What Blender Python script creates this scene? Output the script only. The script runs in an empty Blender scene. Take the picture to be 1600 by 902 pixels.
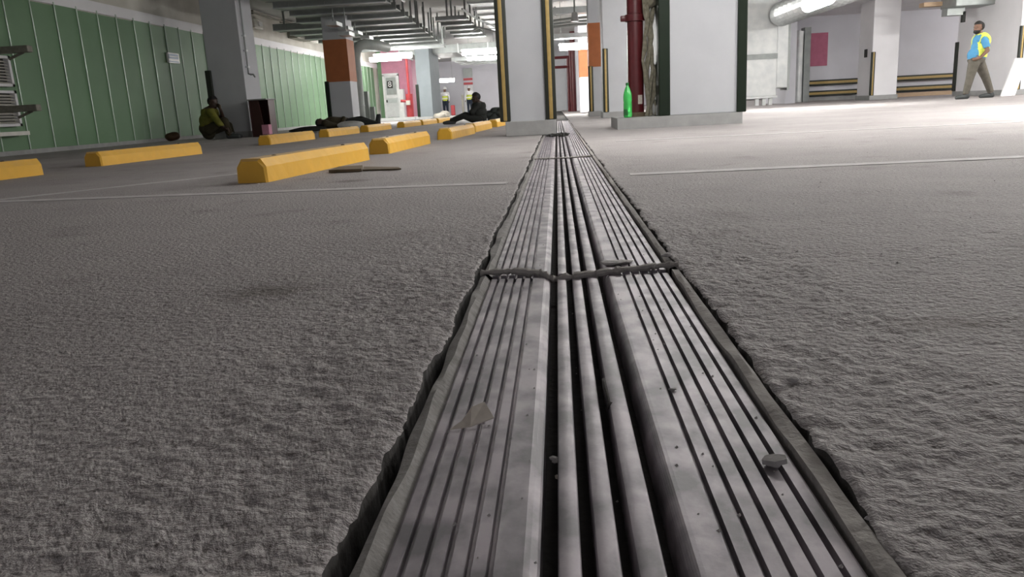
import bpy, bmesh, math, random
import numpy as np
from mathutils import Matrix, Vector

# ------------------------------------------------------------------ camera, world, exposure
S = bpy.context.scene
COL = S.collection
CAM_H = .34
FPX = 1211.0                                   # focal length in pixels of the 1600 px wide frame
Yc = np.array([70, 288, -FPX]); Yc /= np.linalg.norm(Yc)
dn = np.array([.053 * 5158, -5158, -FPX]); dn /= np.linalg.norm(dn)
Zc = -dn; Zc -= Yc * (Zc @ Yc); Zc /= np.linalg.norm(Zc)
ROT = np.array([np.cross(Yc, Zc), Yc, Zc])
cd = bpy.data.cameras.new('camera'); cam = bpy.data.objects.new('camera', cd); COL.objects.link(cam)
cd.sensor_width = 36; cd.lens = FPX / 1600 * 36; cd.clip_start = .02; cd.clip_end = 300
cam.matrix_world = Matrix.Translation((0, 0, CAM_H)) @ Matrix(ROT.tolist()).to_4x4()
S.camera = cam
w = bpy.data.worlds.new('world'); S.world = w; w.use_nodes = True
w.node_tree.nodes['Background'].inputs[0].default_value = (.97, .95, 1, 1)
w.node_tree.nodes['Background'].inputs[1].default_value = .07
S.view_settings.view_transform = 'Standard'; S.view_settings.look = 'None'
S.view_settings.gamma = 1; S.view_settings.exposure = 3.1
LAMP = 20.0                                    # radiance of the tube diffusers

def W(u, v, y):
    """point of the place seen at pixel (u, v) at depth y: used to read sizes off the photograph"""
    r = ROT @ np.array([(u - 800) / FPX, -(v - 451) / FPX, -1.])
    p = np.array([0, 0, CAM_H]) + r * y / r[1]
    return (float(p[0]), float(p[1]), float(p[2]))
def G(u, v, z=0):
    r = ROT @ np.array([(u - 800) / FPX, -(v - 451) / FPX, -1.])
    t = (z - CAM_H) / r[2]
    return (float(r[0] * t), float(r[1] * t), z)
RNG = random.Random(5)

# ------------------------------------------------------------------ materials
def mat(name, c, rough=.6, metal=0, c2=None, scale=6, amt=.5, bump=0, bscale=40, spec=.5, emit=None, trans=0, alpha=1, coat=0, detail=6, stretch=None):
    m = bpy.data.materials.new(name); m.use_nodes = True
    nt = m.node_tree; b = nt.nodes['Principled BSDF']
    b.inputs['Roughness'].default_value = rough; b.inputs['Metallic'].default_value = metal
    b.inputs['Specular IOR Level'].default_value = spec
    b.inputs['Transmission Weight'].default_value = trans
    b.inputs['Coat Weight'].default_value = coat
    tc = nt.nodes.new('ShaderNodeTexCoord')
    src = tc.outputs['Object']
    if stretch:
        mp = nt.nodes.new('ShaderNodeMapping'); mp.inputs['Scale'].default_value = stretch
        nt.links.new(src, mp.inputs['Vector']); src = mp.outputs[0]
    n = nt.nodes.new('ShaderNodeTexNoise'); n.inputs['Scale'].default_value = scale; n.inputs['Detail'].default_value = detail
    nt.links.new(src, n.inputs['Vector'])
    if c2 is None: c2 = tuple(k * .82 for k in c)
    r = nt.nodes.new('ShaderNodeValToRGB')
    r.color_ramp.elements[0].position = .5 - amt / 2; r.color_ramp.elements[1].position = .5 + amt / 2
    r.color_ramp.elements[0].color = (*c2, 1); r.color_ramp.elements[1].color = (*c, 1)
    nt.links.new(n.outputs['Fac'], r.inputs[0]); nt.links.new(r.outputs[0], b.inputs['Base Color'])
    if bump:
        n2 = nt.nodes.new('ShaderNodeTexNoise'); n2.inputs['Scale'].default_value = bscale; n2.inputs['Detail'].default_value = 4
        nt.links.new(tc.outputs['Object'], n2.inputs['Vector'])
        bp = nt.nodes.new('ShaderNodeBump'); bp.inputs['Distance'].default_value = bump; bp.inputs['Strength'].default_value = .7
        nt.links.new(n2.outputs['Fac'], bp.inputs['Height']); nt.links.new(bp.outputs[0], b.inputs['Normal'])
    if emit:
        b.inputs['Emission Color'].default_value = (*c, 1); b.inputs['Emission Strength'].default_value = emit
    return m

STAINS = [(-.60, 1.50, .12, .09, .58), (-1.10, 4.08, .13, .10, .55), (.55, 1.12, .12, .05, .72), (-.95, .95, .10, .10, .75), (1.5, 1.6, .2, .12, .8)]
def floor_mat():
    m = mat('floor_concrete', (.40, .385, .39), .8, spec=.3)
    nt = m.node_tree; b = nt.nodes['Principled BSDF']; L = nt.links
    tc = nt.nodes.new('ShaderNodeTexCoord'); co = tc.outputs['Object']
    def noise(sc, det=4, ro=.55):
        n = nt.nodes.new('ShaderNodeTexNoise'); n.inputs['Scale'].default_value = sc; n.inputs['Detail'].default_value = det
        n.inputs['Roughness'].default_value = ro; L.new(co, n.inputs['Vector']); return n.outputs['Fac']
    def ramp(f, a, ca, bb, cb):
        r = nt.nodes.new('ShaderNodeValToRGB'); e = r.color_ramp.elements
        e[0].position = a; e[0].color = (*ca, 1); e[1].position = bb; e[1].color = (*cb, 1); L.new(f, r.inputs[0]); return r.outputs[0]
    def mul(a, c, f=1):
        x = nt.nodes.new('ShaderNodeMix'); x.data_type = 'RGBA'; x.blend_type = 'MULTIPLY'; x.inputs[0].default_value = f
        L.new(a, x.inputs[6]); L.new(c, x.inputs[7]); return x.outputs[2]
    def math_(op, a, k):
        x = nt.nodes.new('ShaderNodeMath'); x.operation = op
        L.new(a, x.inputs[0])
        if isinstance(k, float): x.inputs[1].default_value = k
        else: L.new(k, x.inputs[1])
        return x.outputs[0]
    base = ramp(noise(1.1, 5), .3, (.36, .338, .336), .7, (.44, .415, .413))
    st = ramp(noise(3.3, 3), .28, (.62, .60, .58), .40, (1, 1, 1))
    gr = ramp(noise(210, 3, .6), .33, (.62, .60, .58), .62, (1.08, 1.07, 1.07))
    sp = ramp(noise(115, 2), .30, (.45, .42, .40), .42, (1, 1, 1))
    col = mul(mul(mul(base, st, .55), gr, .8), sp, .8)
    # damp and oil stains in the concrete
    for (cx, cy, sx, sy, k) in STAINS:
        mp = nt.nodes.new('ShaderNodeMapping'); mp.vector_type = 'TEXTURE'
        mp.inputs['Location'].default_value = (cx, cy, 0); mp.inputs['Scale'].default_value = (sx, sy, 1)
        L.new(co, mp.inputs['Vector'])
        ln = nt.nodes.new('ShaderNodeVectorMath'); ln.operation = 'LENGTH'; L.new(mp.outputs[0], ln.inputs[0])
        ad = nt.nodes.new('ShaderNodeMath'); ad.operation = 'MULTIPLY_ADD'; L.new(noise(26, 4), ad.inputs[0]); ad.inputs[1].default_value = 1.6; L.new(ln.outputs['Value'], ad.inputs[2])
        col = mul(col, ramp(math_('MULTIPLY', ad.outputs[0], .5), .55, (k, k * .97, k * .94), .95, (1, 1, 1)))
    L.new(col, b.inputs['Base Color'])
    vo = nt.nodes.new('ShaderNodeTexVoronoi'); vo.inputs['Scale'].default_value = 100; vo.feature = 'SMOOTH_F1'; L.new(co, vo.inputs['Vector'])
    h = math_('ADD', noise(82, 3, .5), math_('MULTIPLY', vo.outputs['Distance'], -.35))
    h = math_('ADD', h, math_('MULTIPLY', noise(330, 2), .30))
    bp = nt.nodes.new('ShaderNodeBump'); bp.inputs['Distance'].default_value = .0070; bp.inputs['Strength'].default_value = .85
    L.new(h, bp.inputs['Height']); L.new(bp.outputs[0], b.inputs['Normal'])
    return m

def dusty(name, c, cd_, rough=.55):
    """paint with a film of dust that has settled on its upward faces"""
    m = mat(name, c, rough, c2=tuple(k * .86 for k in c), scale=9, bump=.001, bscale=60)
    nt = m.node_tree; b = nt.nodes['Principled BSDF']
    src = b.inputs['Base Color'].links[0].from_socket
    ge = nt.nodes.new('ShaderNodeNewGeometry'); sx = nt.nodes.new('ShaderNodeSeparateXYZ'); nt.links.new(ge.outputs['True Normal'], sx.inputs[0])
    mr = nt.nodes.new('ShaderNodeMapRange'); mr.inputs[1].default_value = .45; mr.inputs[2].default_value = 1; nt.links.new(sx.outputs[2], mr.inputs[0])
    n = nt.nodes.new('ShaderNodeTexNoise'); n.inputs['Scale'].default_value = 14; n.inputs['Detail'].default_value = 5
    tc = nt.nodes.new('ShaderNodeTexCoord'); nt.links.new(tc.outputs['Object'], n.inputs['Vector'])
    mu = nt.nodes.new('ShaderNodeMath'); mu.operation = 'MULTIPLY'; nt.links.new(mr.outputs[0], mu.inputs[0]); nt.links.new(n.outputs['Fac'], mu.inputs[1])
    m2 = nt.nodes.new('ShaderNodeMath'); m2.operation = 'MULTIPLY'; m2.use_clamp = True; nt.links.new(mu.outputs[0], m2.inputs[0]); m2.inputs[1].default_value = 1.25
    mx = nt.nodes.new('ShaderNodeMix'); mx.data_type = 'RGBA'
    nt.links.new(m2.outputs[0], mx.inputs[0]); nt.links.new(src, mx.inputs[6]); mx.inputs[7].default_value = (*cd_, 1)
    nt.links.new(mx.outputs[2], b.inputs['Base Color'])
    return m

M = dict(
    floor=floor_mat(),
    trench=mat('trench_dirt_and_shade', (.05, .045, .042), .95, bump=.004, bscale=60),
    line=mat('worn_line_paint', (.54, .52, .52), .8, c2=(.42, .405, .405), scale=22, amt=.45),
    alu=mat('dusty_aluminium', (.39, .35, .38), .52, .25, c2=(.17, .157, .17), scale=20, amt=.22, bump=.00025, bscale=150, stretch=(1, .7, 1)),
    mortar=mat('tan_mortar', (.42, .395, .37), .9, c2=(.27, .25, .235), scale=30, bump=.004, bscale=80),
    seal=mat('grey_sealant', (.30, .285, .275), .85, c2=(.17, .16, .15), scale=40, bump=.003, bscale=110),
    wall=mat('painted_wall', (.66, .655, .70), .8, c2=(.60, .595, .635), scale=1.5),
    wallw=mat('white_wall', (.80, .79, .81), .8, c2=(.74, .73, .75), scale=2),
    plaster=mat('raw_plaster', (.62, .60, .55), .9, c2=(.48, .46, .41), scale=2.2),
    colgrey=mat('grey_column_paint', (.51, .52, .545), .7, c2=(.465, .475, .50), scale=3, bump=.001, bscale=50),
    bluegrey=mat('blue_grey_column_paint', (.21, .235, .25), .8, c2=(.18, .205, .22), scale=3),
    plinth=mat('plinth_concrete', (.37, .37, .365), .85, c2=(.29, .29, .285), scale=7, bump=.002, bscale=45),
    ceil=mat('ceiling_concrete', (.50, .50, .49), .9, c2=(.40, .40, .39), scale=1.2),
    green=mat('green_coated_sheet', (.155, .265, .150), .6, c2=(.135, .235, .132), scale=1.2, spec=.25),
    seam=mat('glossy_metal_seam', (.44, .52, .44), .34, .6),
    yellow=dusty('yellow_paint', (.80, .44, .035), (.55, .45, .33)),
    rubber=mat('black_rubber', (.022, .026, .018), .55),
    ystripe=mat('yellow_guard_stripe', (.46, .32, .11), .5, c2=(.36, .25, .08), scale=20),
    dgreen=mat('dark_green_rubber', (.009, .018, .009), .5, spec=.25),
    orange=mat('rust_orange_paint', (.42, .135, .045), .7),
    pink=mat('magenta_paint', (.52, .16, .25), .7),
    pinkl=mat('pink_wall_paint', (.60, .26, .36), .7),
    red=mat('red_pipe_paint', (.115, .015, .018), .35, c2=(.08, .011, .014), scale=9),
    redb=mat('bright_red_paint', (.55, .06, .07), .5),
    galv=mat('galvanised_steel', (.66, .68, .68), .38, .75, c2=(.52, .55, .55), scale=5),
    galvd=mat('dull_galvanised_steel', (.36, .38, .37), .5, .5, c2=(.27, .29, .28), scale=6),
    sheet=mat('galvanised_sheet', (.74, .75, .74), .45, .3, c2=(.60, .62, .62), scale=4, amt=.35),
    greypipe=mat('grey_duct_paint', (.33, .36, .34), .55),
    steel=mat('grey_steel_channel', (.26, .25, .21), .6, .2, c2=(.17, .16, .13), scale=18, bump=.002, bscale=40),
    white=mat('white_paint', (.83, .83, .83), .5),
    doorw=mat('white_door_paint', (.72, .73, .73), .4),
    offw=mat('off_white_plastic', (.70, .68, .62), .5),
    eyew=mat('eye_white', (.25, .22, .2), .4),
    sackc=mat('beige_sack', (.36, .34, .30), .9, c2=(.28, .26, .22), scale=8, bump=.01, bscale=12),
    dark=mat('dark_stuff', (.03, .03, .028), .8),
    maroon=mat('maroon_metal', (.060, .018, .018), .45),
    card=mat('brown_cardboard', (.17, .13, .085), .9, c2=(.11, .085, .05), scale=14),
    wood=mat('pale_timber', (.55, .40, .27), .7, c2=(.43, .30, .19), scale=10, stretch=(1, 8, 8)),
    paper=mat('dusty_paper', (.68, .62, .55), .9, c2=(.50, .45, .39), scale=60),
    stone=mat('stone_chip', (.48, .455, .45), .85, c2=(.30, .285, .275), scale=90, bump=.002, bscale=160),
    foam=mat('dirty_pipe_wrap', (.28, .26, .20), .9, c2=(.12, .11, .075), scale=22, bump=.006, bscale=60),
    bottle=mat('green_bottle_plastic', (.10, .75, .17), .22, c2=(.07, .62, .13), scale=8, trans=.35, spec=.6),
    cap=mat('dark_green_cap', (.015, .13, .03), .4),
    label=mat('dark_bottle_label', (.02, .16, .04), .5),
    blue=mat('blue_sign', (.12, .20, .32), .5),
    tube=mat('lamp_diffuser', (1, .985, .95), .4, c2=(1, .985, .95), emit=LAMP),
    tubed=mat('dimmed_lamp_diffuser', (1, .985, .95), .4, c2=(1, .985, .95), emit=LAMP * .42),  # weaker glow, dimmed only to balance the light of unseen lamps
    dimlit=mat('lit_opening', (1, .98, .95), .5, c2=(1, .98, .95), emit=1.6),
    skin=mat('brown_skin', (.19, .10, .065), .55),
    skind=mat('dark_brown_skin', (.055, .03, .02), .5),
    hair=mat('black_hair', (.012, .010, .009), .7),
    shirt=mat('blue_shirt', (.075, .27, .46), .85, c2=(.06, .22, .40), scale=14, bump=.01, bscale=9),
    vest=mat('yellow_safety_vest', (.68, .76, .12), .7, c2=(.58, .66, .10), scale=14),
    vestd=mat('olive_yellow_safety_vest', (.20, .19, .02), .8, c2=(.10, .10, .014), scale=9, bump=.01, bscale=14),
    reflect=mat('silver_reflective_tape', (.75, .76, .74), .35, .2),
    trouser=mat('khaki_trousers', (.125, .112, .092), .9, c2=(.08, .073, .058), scale=16, bump=.01, bscale=10),
    navy=mat('navy_cloth', (.02, .03, .05), .9),
    darkcloth=mat('dark_charcoal_cloth', (.022, .024, .022), .9, c2=(.013, .015, .013), scale=9, bump=.012, bscale=10),
    brownc=mat('dark_olive_cloth', (.05, .04, .018), .9, c2=(.028, .022, .01), scale=9, bump=.012, bscale=12),
    shoe=mat('dark_grey_shoe', (.05, .055, .055), .6),
    bag=mat('brown_leather_ball', (.10, .045, .015), .6, c2=(.04, .018, .008), scale=8),
    sheetw=mat('white_bed_sheet', (.66, .66, .64), .9, bump=.01, bscale=9),
    tarp=mat('dark_green_tarp', (.045, .055, .05), .85, c2=(.025, .03, .028), scale=6, bump=.02, bscale=7),
)

# ------------------------------------------------------------------ mesh helpers
class MB:
    def __init__(s): s.v = []; s.f = []; s.mi = []
    def add(s, vs, fs, mi=0):
        n = len(s.v); s.v += [tuple(map(float, p)) for p in vs]
        s.f += [tuple(i + n for i in f) for f in fs]; s.mi += [mi] * len(fs); return s
    def box(s, x0, x1, y0, y1, z0, z1, mi=0, bev=0):
        if bev <= 0:
            vs = [(x, y, z) for z in (z0, z1) for y in (y0, y1) for x in (x0, x1)]
            return s.add(vs, [(0, 2, 3, 1), (4, 5, 7, 6), (0, 1, 5, 4), (2, 6, 7, 3), (0, 4, 6, 2), (1, 3, 7, 5)], mi)
        bm = bmesh.new(); bmesh.ops.create_cube(bm, size=1)
        for q in bm.verts: q.co = ((x0 + x1) / 2 + q.co.x * (x1 - x0), (y0 + y1) / 2 + q.co.y * (y1 - y0), (z0 + z1) / 2 + q.co.z * (z1 - z0))
        bmesh.ops.bevel(bm, geom=bm.edges[:], offset=bev, segments=2, affect='EDGES', profile=.5)
        bm.verts.index_update()
        s.add([q.co[:] for q in bm.verts], [[q.index for q in f.verts] for f in bm.faces], mi); bm.free(); return s
    def prism(s, prof, a, b, axis='y', mi=0):
        """closed 2D outline swept from a to b along an axis"""
        n = len(prof)
        def P(p, t):
            return {'y': (p[0], t, p[1]), 'x': (t, p[0], p[1]), 'z': (p[0], p[1], t)}[axis]
        vs = [P(p, a) for p in prof] + [P(p, b) for p in prof]
        return s.add(vs, [(i, (i + 1) % n, n + (i + 1) % n, n + i) for i in range(n)] + [tuple(range(n))[::-1], tuple(range(n, 2 * n))], mi)
    def tube(s, pts, r, n=10, mi=0):
        pts = [Vector(p) for p in pts]; k = len(pts); rs = r if isinstance(r, (list, tuple)) else [r] * k
        vs = []; ref = None
        for i, p in enumerate(pts):
            t = (pts[min(i + 1, k - 1)] - pts[max(i - 1, 0)]).normalized()
            if ref is None: ref = Vector((0, 0, 1)) if abs(t.z) < .9 else Vector((1, 0, 0))
            a = (ref - t * ref.dot(t)).normalized(); bb = t.cross(a); ref = a
            vs += [p + (a * math.cos(q) + bb * math.sin(q)) * rs[i] for q in (2 * math.pi * j / n for j in range(n))]
        fs = [(i * n + j, i * n + (j + 1) % n, (i + 1) * n + (j + 1) % n, (i + 1) * n + j) for i in range(k - 1) for j in range(n)]
        return s.add(vs, fs + [tuple(range(n))[::-1], tuple(range((k - 1) * n, k * n))], mi)
    def lathe(s, prof, n=20, c=(0, 0, 0), mi=0):
        vs = [(c[0] + r * math.cos(2 * math.pi * j / n), c[1] + r * math.sin(2 * math.pi * j / n), c[2] + z) for r, z in prof for j in range(n)]
        k = len(prof)
        fs = [(i * n + j, i * n + (j + 1) % n, (i + 1) * n + (j + 1) % n, (i + 1) * n + j) for i in range(k - 1) for j in range(n)]
        return s.add(vs, fs + [tuple(range(n))[::-1], tuple(range((k - 1) * n, k * n))], mi)
    def blob(s, c, r, seed=0, rough=.25, sub=2, mi=0):
        bm = bmesh.new(); bmesh.ops.create_icosphere(bm, subdivisions=sub, radius=1)
        q = random.Random(seed)
        ph = [(Vector((q.uniform(-1, 1), q.uniform(-1, 1), q.uniform(-1, 1))) * 3, q.uniform(0, 6)) for _ in range(5)]
        for v in bm.verts:
            d = 1 + rough * sum(math.sin(v.co.dot(a) + b) for a, b in ph) / 3
            v.co = Vector((c[0] + v.co.x * r[0] * d, c[1] + v.co.y * r[1] * d, c[2] + v.co.z * r[2] * d))
        bm.verts.index_update()
        s.add([v.co[:] for v in bm.verts], [[v.index for v in f.verts] for f in bm.faces], mi); bm.free(); return s
    def build(s, name, m, parent=None, smooth=False, world=False, org=None):
        me = bpy.data.meshes.new(name); v = np.array(s.v)
        o = bpy.data.objects.new(name, me)
        if parent is None:
            if org is None: org = ((v[:, 0].min() + v[:, 0].max()) / 2, (v[:, 1].min() + v[:, 1].max()) / 2, v[:, 2].min())
            v = v - np.array(org); o.location = org
        me.from_pydata([tuple(p) for p in v], [], s.f)
        for k in (m if isinstance(m, (list, tuple)) else [m]): me.materials.append(M[k])
        if any(s.mi): me.polygons.foreach_set('material_index', s.mi)
        bm = bmesh.new(); bm.from_mesh(me); bmesh.ops.recalc_face_normals(bm, faces=bm.faces[:]); bm.to_mesh(me); bm.free()
        if smooth:
            me.shade_smooth()
            try: me.set_sharp_from_angle(angle=math.radians(40))
            except Exception: pass
        COL.objects.link(o)
        if parent is not None:
            o.parent = parent
            if world: o.matrix_parent_inverse = Matrix.LocRotScale(full_loc(parent), full_rot(parent), None).inverted()
        return o
def full_loc(o):
    return Vector(o.location) if o.parent is None else full_mat(o).to_translation()
def full_rot(o):
    return o.rotation_euler.to_quaternion() if o.parent is None else full_mat(o).to_quaternion()
def full_mat(o):
    m = Matrix.LocRotScale(o.location, o.rotation_euler, None)
    return m if o.parent is None else full_mat(o.parent) @ o.matrix_parent_inverse @ m
def tag(o, label, cat, group=None):
    o['label'] = label; o['category'] = cat
    if group: o['group'] = group
    return o
def struct(o, label=None):
    o['kind'] = 'structure'
    if label: o['label'] = label
    return o
def thing(name, label, cat, loc=(0, 0, 0), rz=0, group=None, kind=None):
    o = bpy.data.objects.new(name, None); COL.objects.link(o); o.empty_display_size = .1
    o.location = loc; o.rotation_euler = (0, 0, rz)
    if kind: o['kind'] = kind; o['label'] = label
    else: tag(o, label, cat, group)
    return o
def copy_tree(o, parent=None):
    c = o.copy(); COL.objects.link(c)
    if parent is not None: c.parent = parent; c.matrix_parent_inverse = o.matrix_parent_inverse.copy()
    for ch in list(o.children): copy_tree(ch, c)
    return c
def vnoise(x, y, sc, seed):
    r = np.random.RandomState(seed).rand(256, 256)
    X = x * sc; Y = y * sc; xi = np.floor(X).astype(int); yi = np.floor(Y).astype(int)
    fx = X - xi; fy = Y - yi; fx = fx * fx * (3 - 2 * fx); fy = fy * fy * (3 - 2 * fy)
    g = lambda a, b: r[a % 256, b % 256]
    return (g(xi, yi) * (1 - fx) + g(xi + 1, yi) * fx) * (1 - fy) + (g(xi, yi + 1) * (1 - fx) + g(xi + 1, yi + 1) * fx) * fy

# ------------------------------------------------------------------ floor
YS = np.concatenate([[-9, -5, -2, -.5, 0], np.arange(.3, 1.7, .006), np.arange(1.7, 3.4, .013), np.arange(3.4, 9, .05), np.arange(9, 16, .5), [16, 22, 30, 40, 62]])
OS = np.concatenate([np.arange(0, .25, .005), np.arange(.25, 1.1, .012), np.arange(1.1, 2.2, .06), [2.2, 3, 4.5, 6.5, 9]])
def slab(sign):
    offs = np.concatenate([OS, [15. if sign < 0 else 34.]])
    e = (-.186 if sign < 0 else .241)
    edge = e + sign * ((vnoise(YS, YS * 0, 6, 1 + sign) - .5) * .014 + (vnoise(YS, YS * 0 + 3, 25, 4 + sign) - .5) * (.0045 if sign < 0 else .010) + (vnoise(YS, YS * 0 + 7, 90, 6 + sign) - .5) * .004)
    X = edge[:, None] + sign * offs[None, :]; Y = np.repeat(YS[:, None], len(offs), 1)
    fine = np.clip((3.2 - Y) / 1.2, 0, 1) * np.clip((1.15 - offs[None, :]) / .3, 0, 1)
    nz = (vnoise(X, Y, 88, 11) - .5) * .0036 + (vnoise(X, Y, 38, 12) - .5) * .0024
    nz *= np.where(offs[None, :] < .25, 1.25, .8) * fine
    nz += (vnoise(X, Y, 7, 13) - .5) * .003 * np.clip((6 - Y) / 3, 0, 1) * (offs[None, :] < 8)
    near = np.exp(-(offs[None, :] / .03) ** 2)
    nz += near * ((.0020 if sign > 0 else -.0005) + (vnoise(X, Y, 26, 14) - .45) * (.006 if sign < 0 else .011)) * np.clip((9 - Y) / 4, 0, 1)
    nz[:, 0] -= .003
    # a worn hollow of crumbled edge beside the joint
    sk = np.stack([X[:, 0] - sign * .002, YS, np.full(len(YS), -.05)], 1)
    V = np.stack([X, Y, nz], 2).reshape(-1, 3)
    r, c = X.shape
    idx = np.arange(r * c).reshape(r, c)
    q = np.stack([idx[:-1, :-1], idx[:-1, 1:], idx[1:, 1:], idx[1:, :-1]], 2).reshape(-1, 4)
    k = r * c + np.arange(r)
    q2 = np.stack([k[:-1], idx[:-1, 0], idx[1:, 0], k[1:]], 1)
    Q = np.concatenate([q, q2]);
    if sign < 0: Q = Q[:, ::-1]
    return np.concatenate([V, sk]), Q
va, qa = slab(-1); vb, qb = slab(1)
V = np.concatenate([va, vb]); Q = np.concatenate([qa, qb + len(va)])
me = bpy.data.meshes.new('floor'); me.vertices.add(len(V)); me.vertices.foreach_set('co', V.ravel())
me.loops.add(Q.size); me.loops.foreach_set('vertex_index', Q.ravel().astype(np.int32))
me.polygons.add(len(Q)); me.polygons.foreach_set('loop_start', np.arange(0, Q.size, 4, dtype=np.int32))
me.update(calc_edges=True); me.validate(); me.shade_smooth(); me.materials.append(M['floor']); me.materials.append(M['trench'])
mi = np.zeros(len(Q), np.int32); mi[len(qa) - len(YS) + 1:len(qa)] = 1; mi[-(len(YS) - 1):] = 1; me.polygons.foreach_set('material_index', mi)  # slab-edge skirts coloured dark to stand for the shadow in the gap
floor = bpy.data.objects.new('floor', me); COL.objects.link(floor); struct(floor, 'rough grey concrete garage floor')
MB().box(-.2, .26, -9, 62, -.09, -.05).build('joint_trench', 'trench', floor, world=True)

# painted bay lines (thin worn paint)
def fline(name, p, q, wd, label):
    p = Vector((p[0], p[1], 0)); q = Vector((q[0], q[1], 0)); d = (q - p).normalized(); n = Vector((-d.y, d.x, 0)) * wd / 2
    m = MB()
    vs = [p - n, p + n, q + n, q - n]
    m.add([(*v.xy, -.003) for v in vs] + [(*v.xy, .0024) for v in vs], [(0, 1, 2, 3), (7, 6, 5, 4), (0, 4, 5, 1), (1, 5, 6, 2), (2, 6, 7, 3), (3, 7, 4, 0)])
    return struct(m.build(name, 'line'), label)
fline('trim_1', (.33, 3.70), (9, 3.52), .105, 'worn pale bay line running from the joint to the open side')
fline('trim_2', (-.24, 3.56), (-8.3, 4.35), .09, 'worn pale bay line between joint and green wall')
fline('trim_3', (-3.0, 3.9), (-1.75, 5.55), .05, 'faint pale bay line behind the nearest wheel stop')
fline('trim_4', (.5, 6.9), (9, 6.6), .09, 'faint pale bay line before the wide column')

# ------------------------------------------------------------------ expansion joint
def groove_profile(xs, x0, x1, lip, top, bot):
    """outline of one aluminium side plate: grooves at xs, a rounded lip on the gap side"""
    gw, gd = .0058, .0085
    up = []
    if lip > 0:                                  # left plate: lip at x1
        up.append((x0, top - .001)); up.append((x0 + .002, top))
        for g in xs: up += [(g, top), (g + .0012, top - gd), (g + gw, top - gd), (g + gw + .0004, top)]
        up += [(x1 - .0125, top), (x1 - .0075, top - .0012), (x1 - .002, top - .0042), (x1, top - .007)]
        return up + [(x1, bot), (x0, bot)]
    for k, a in enumerate((1.57, 1.4, 1.22, 1.05, .87, .7, .52, .35, .17)): up.append((x0 + .012 - .012 * math.sin(a), top - .020 + .020 * math.cos(a)))
    up.append((x0 + .014, top))
    for g in xs: up += [(g, top), (g + .0004, top - gd), (g + gw - .0012, top - gd), (g + gw, top)]
    up += [(x1 - .002, top), (x1, top - .001)]
    return up + [(x1, bot), (x0, bot)]
def rail_profile(x0, x1, top, bot, r=.0035):
    return [(x0, bot), (x0, top - r), (x0 + r * .3, top - r * .3), (x0 + r, top), (x1 - r, top), (x1 - r * .3, top - r * .3), (x1, top - r), (x1, bot)]
def joint(y0, y1, label, dx=0, left=True):
    t = thing('expansion_joint_cover', label, 'joint cover', (0, (y0 + y1) / 2, -.05))
    TOP, BOT = -.0085, -.049
    if left:
        MB().prism(groove_profile([-.138, -.1208, -.1033, -.0860, -.0687], -.1495, -.0270, 1, TOP, BOT), y0, y1).build('side_plate', 'alu', t, False, True)
    MB().prism(groove_profile([.1210, .1400, .1590, .1780, .1970], .0845, .2150, -1, TOP, BOT), y0, y1).build('side_plate', 'alu', t, False, True)
    for a, b in ((-.0125, .0060), (.0180, .0368), (.0488, .0703)):
        MB().prism(rail_profile(a + dx, b + dx, TOP - .0005, BOT), y0, y1).build('centre_rail', 'alu', t, True, True)
    # the bent edge strips between plate and slab
    n = max(8, int((y1 - y0) / (.015 if y1 < 2 else .05)))
    ys = np.linspace(y0, y1, n)
    for side in ((-1, 1) if left else (1,)):
        a = -.1740 if side < 0 else .2205; b = -.1505 if side < 0 else .2365
        if side < 0: zz = (-.006, -.003, -.014)
        else: zz = (-.0035, -.0005, -.0025)
        V = []; F = []
        for i, y in enumerate(ys):
            j = lambda s, k: (float(vnoise(np.array([y]), np.array([k * 3.3 + side]), s, 40 + k)[0]) - .5)
            xs = [a + j(9, 1) * (.014 if side < 0 else .007), (a + b) / 2 + j(10, 2) * .005, b + j(7, 3) * .002]
            V += [(xs[0], y, -.049), (xs[0], y, zz[0] + j(14, 4) * .007), (xs[1], y, zz[1] + j(18, 5) * .007), (xs[2], y, zz[2] + j(16, 6) * .003), (xs[2], y, -.049)]
            if i: F += [(5 * i - 5 + k, 5 * i - 4 + k, 5 * i + 1 + k, 5 * i + k) for k in range(4)]
        m = MB().add(V, F); m.build('edge_strip', 'seal' if side < 0 else 'mortar', t, True, True)
    return t
joint(-.6, 1.575, 'nearest grooved aluminium length of the floor expansion joint')
joint(1.605, 5.17, 'middle length of the grooved floor joint, between its two cross seams', .001)
joint(5.20, 9.15, 'third length of the grooved floor joint, ending at the striped column', .001)
joint(9.17, 17.0, 'farthest length of the floor joint, passing beside the striped column plinth', .001, left=False)

def ribbon(name, pts, wd, th, label, cat, seed):
    q = random.Random(seed); n = 60; P = [Vector(p) for p in pts]; m = MB(); V = []; F = []
    for i in range(n + 1):
        t = i / n * (len(P) - 1); k = min(int(t), len(P) - 2); f = t - k; f = f * f * (3 - 2 * f)
        c = P[k].lerp(P[k + 1], f); a = q.uniform(.55, 1.3); dz = q.uniform(-.0012, .0012); dy = q.uniform(-.003, .003)
        for ang in range(8):
            s_ = 2 * math.pi * ang / 8
            V.append((c.x, c.y + dy + wd * a * math.cos(s_) * .5, c.z + dz + th * a * math.sin(s_) * .5))
        if i: F += [(8 * i - 8 + j, 8 * i - 8 + (j + 1) % 8, 8 * i + (j + 1) % 8, 8 * i + j) for j in range(8)]
    F += [tuple(range(8))[::-1], tuple(range(8 * n, 8 * n + 8))]
    return tag(m.add(V, F).build(name, 'mortar', None, True), label, cat)
ribbon('torn_sealant_strip', [(-.175, 1.60, .000), (-.11, 1.61, -.001), (-.05, 1.595, -.003), (-.02, 1.565, -.012), (.02, 1.56, -.006), (.07, 1.575, -.004), (.12, 1.585, -.001), (.19, 1.60, .000), (.24, 1.60, .003)], .020, .016, 'torn grey sealant across the nearer cross seam of the joint', 'sealant', 3)
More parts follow.
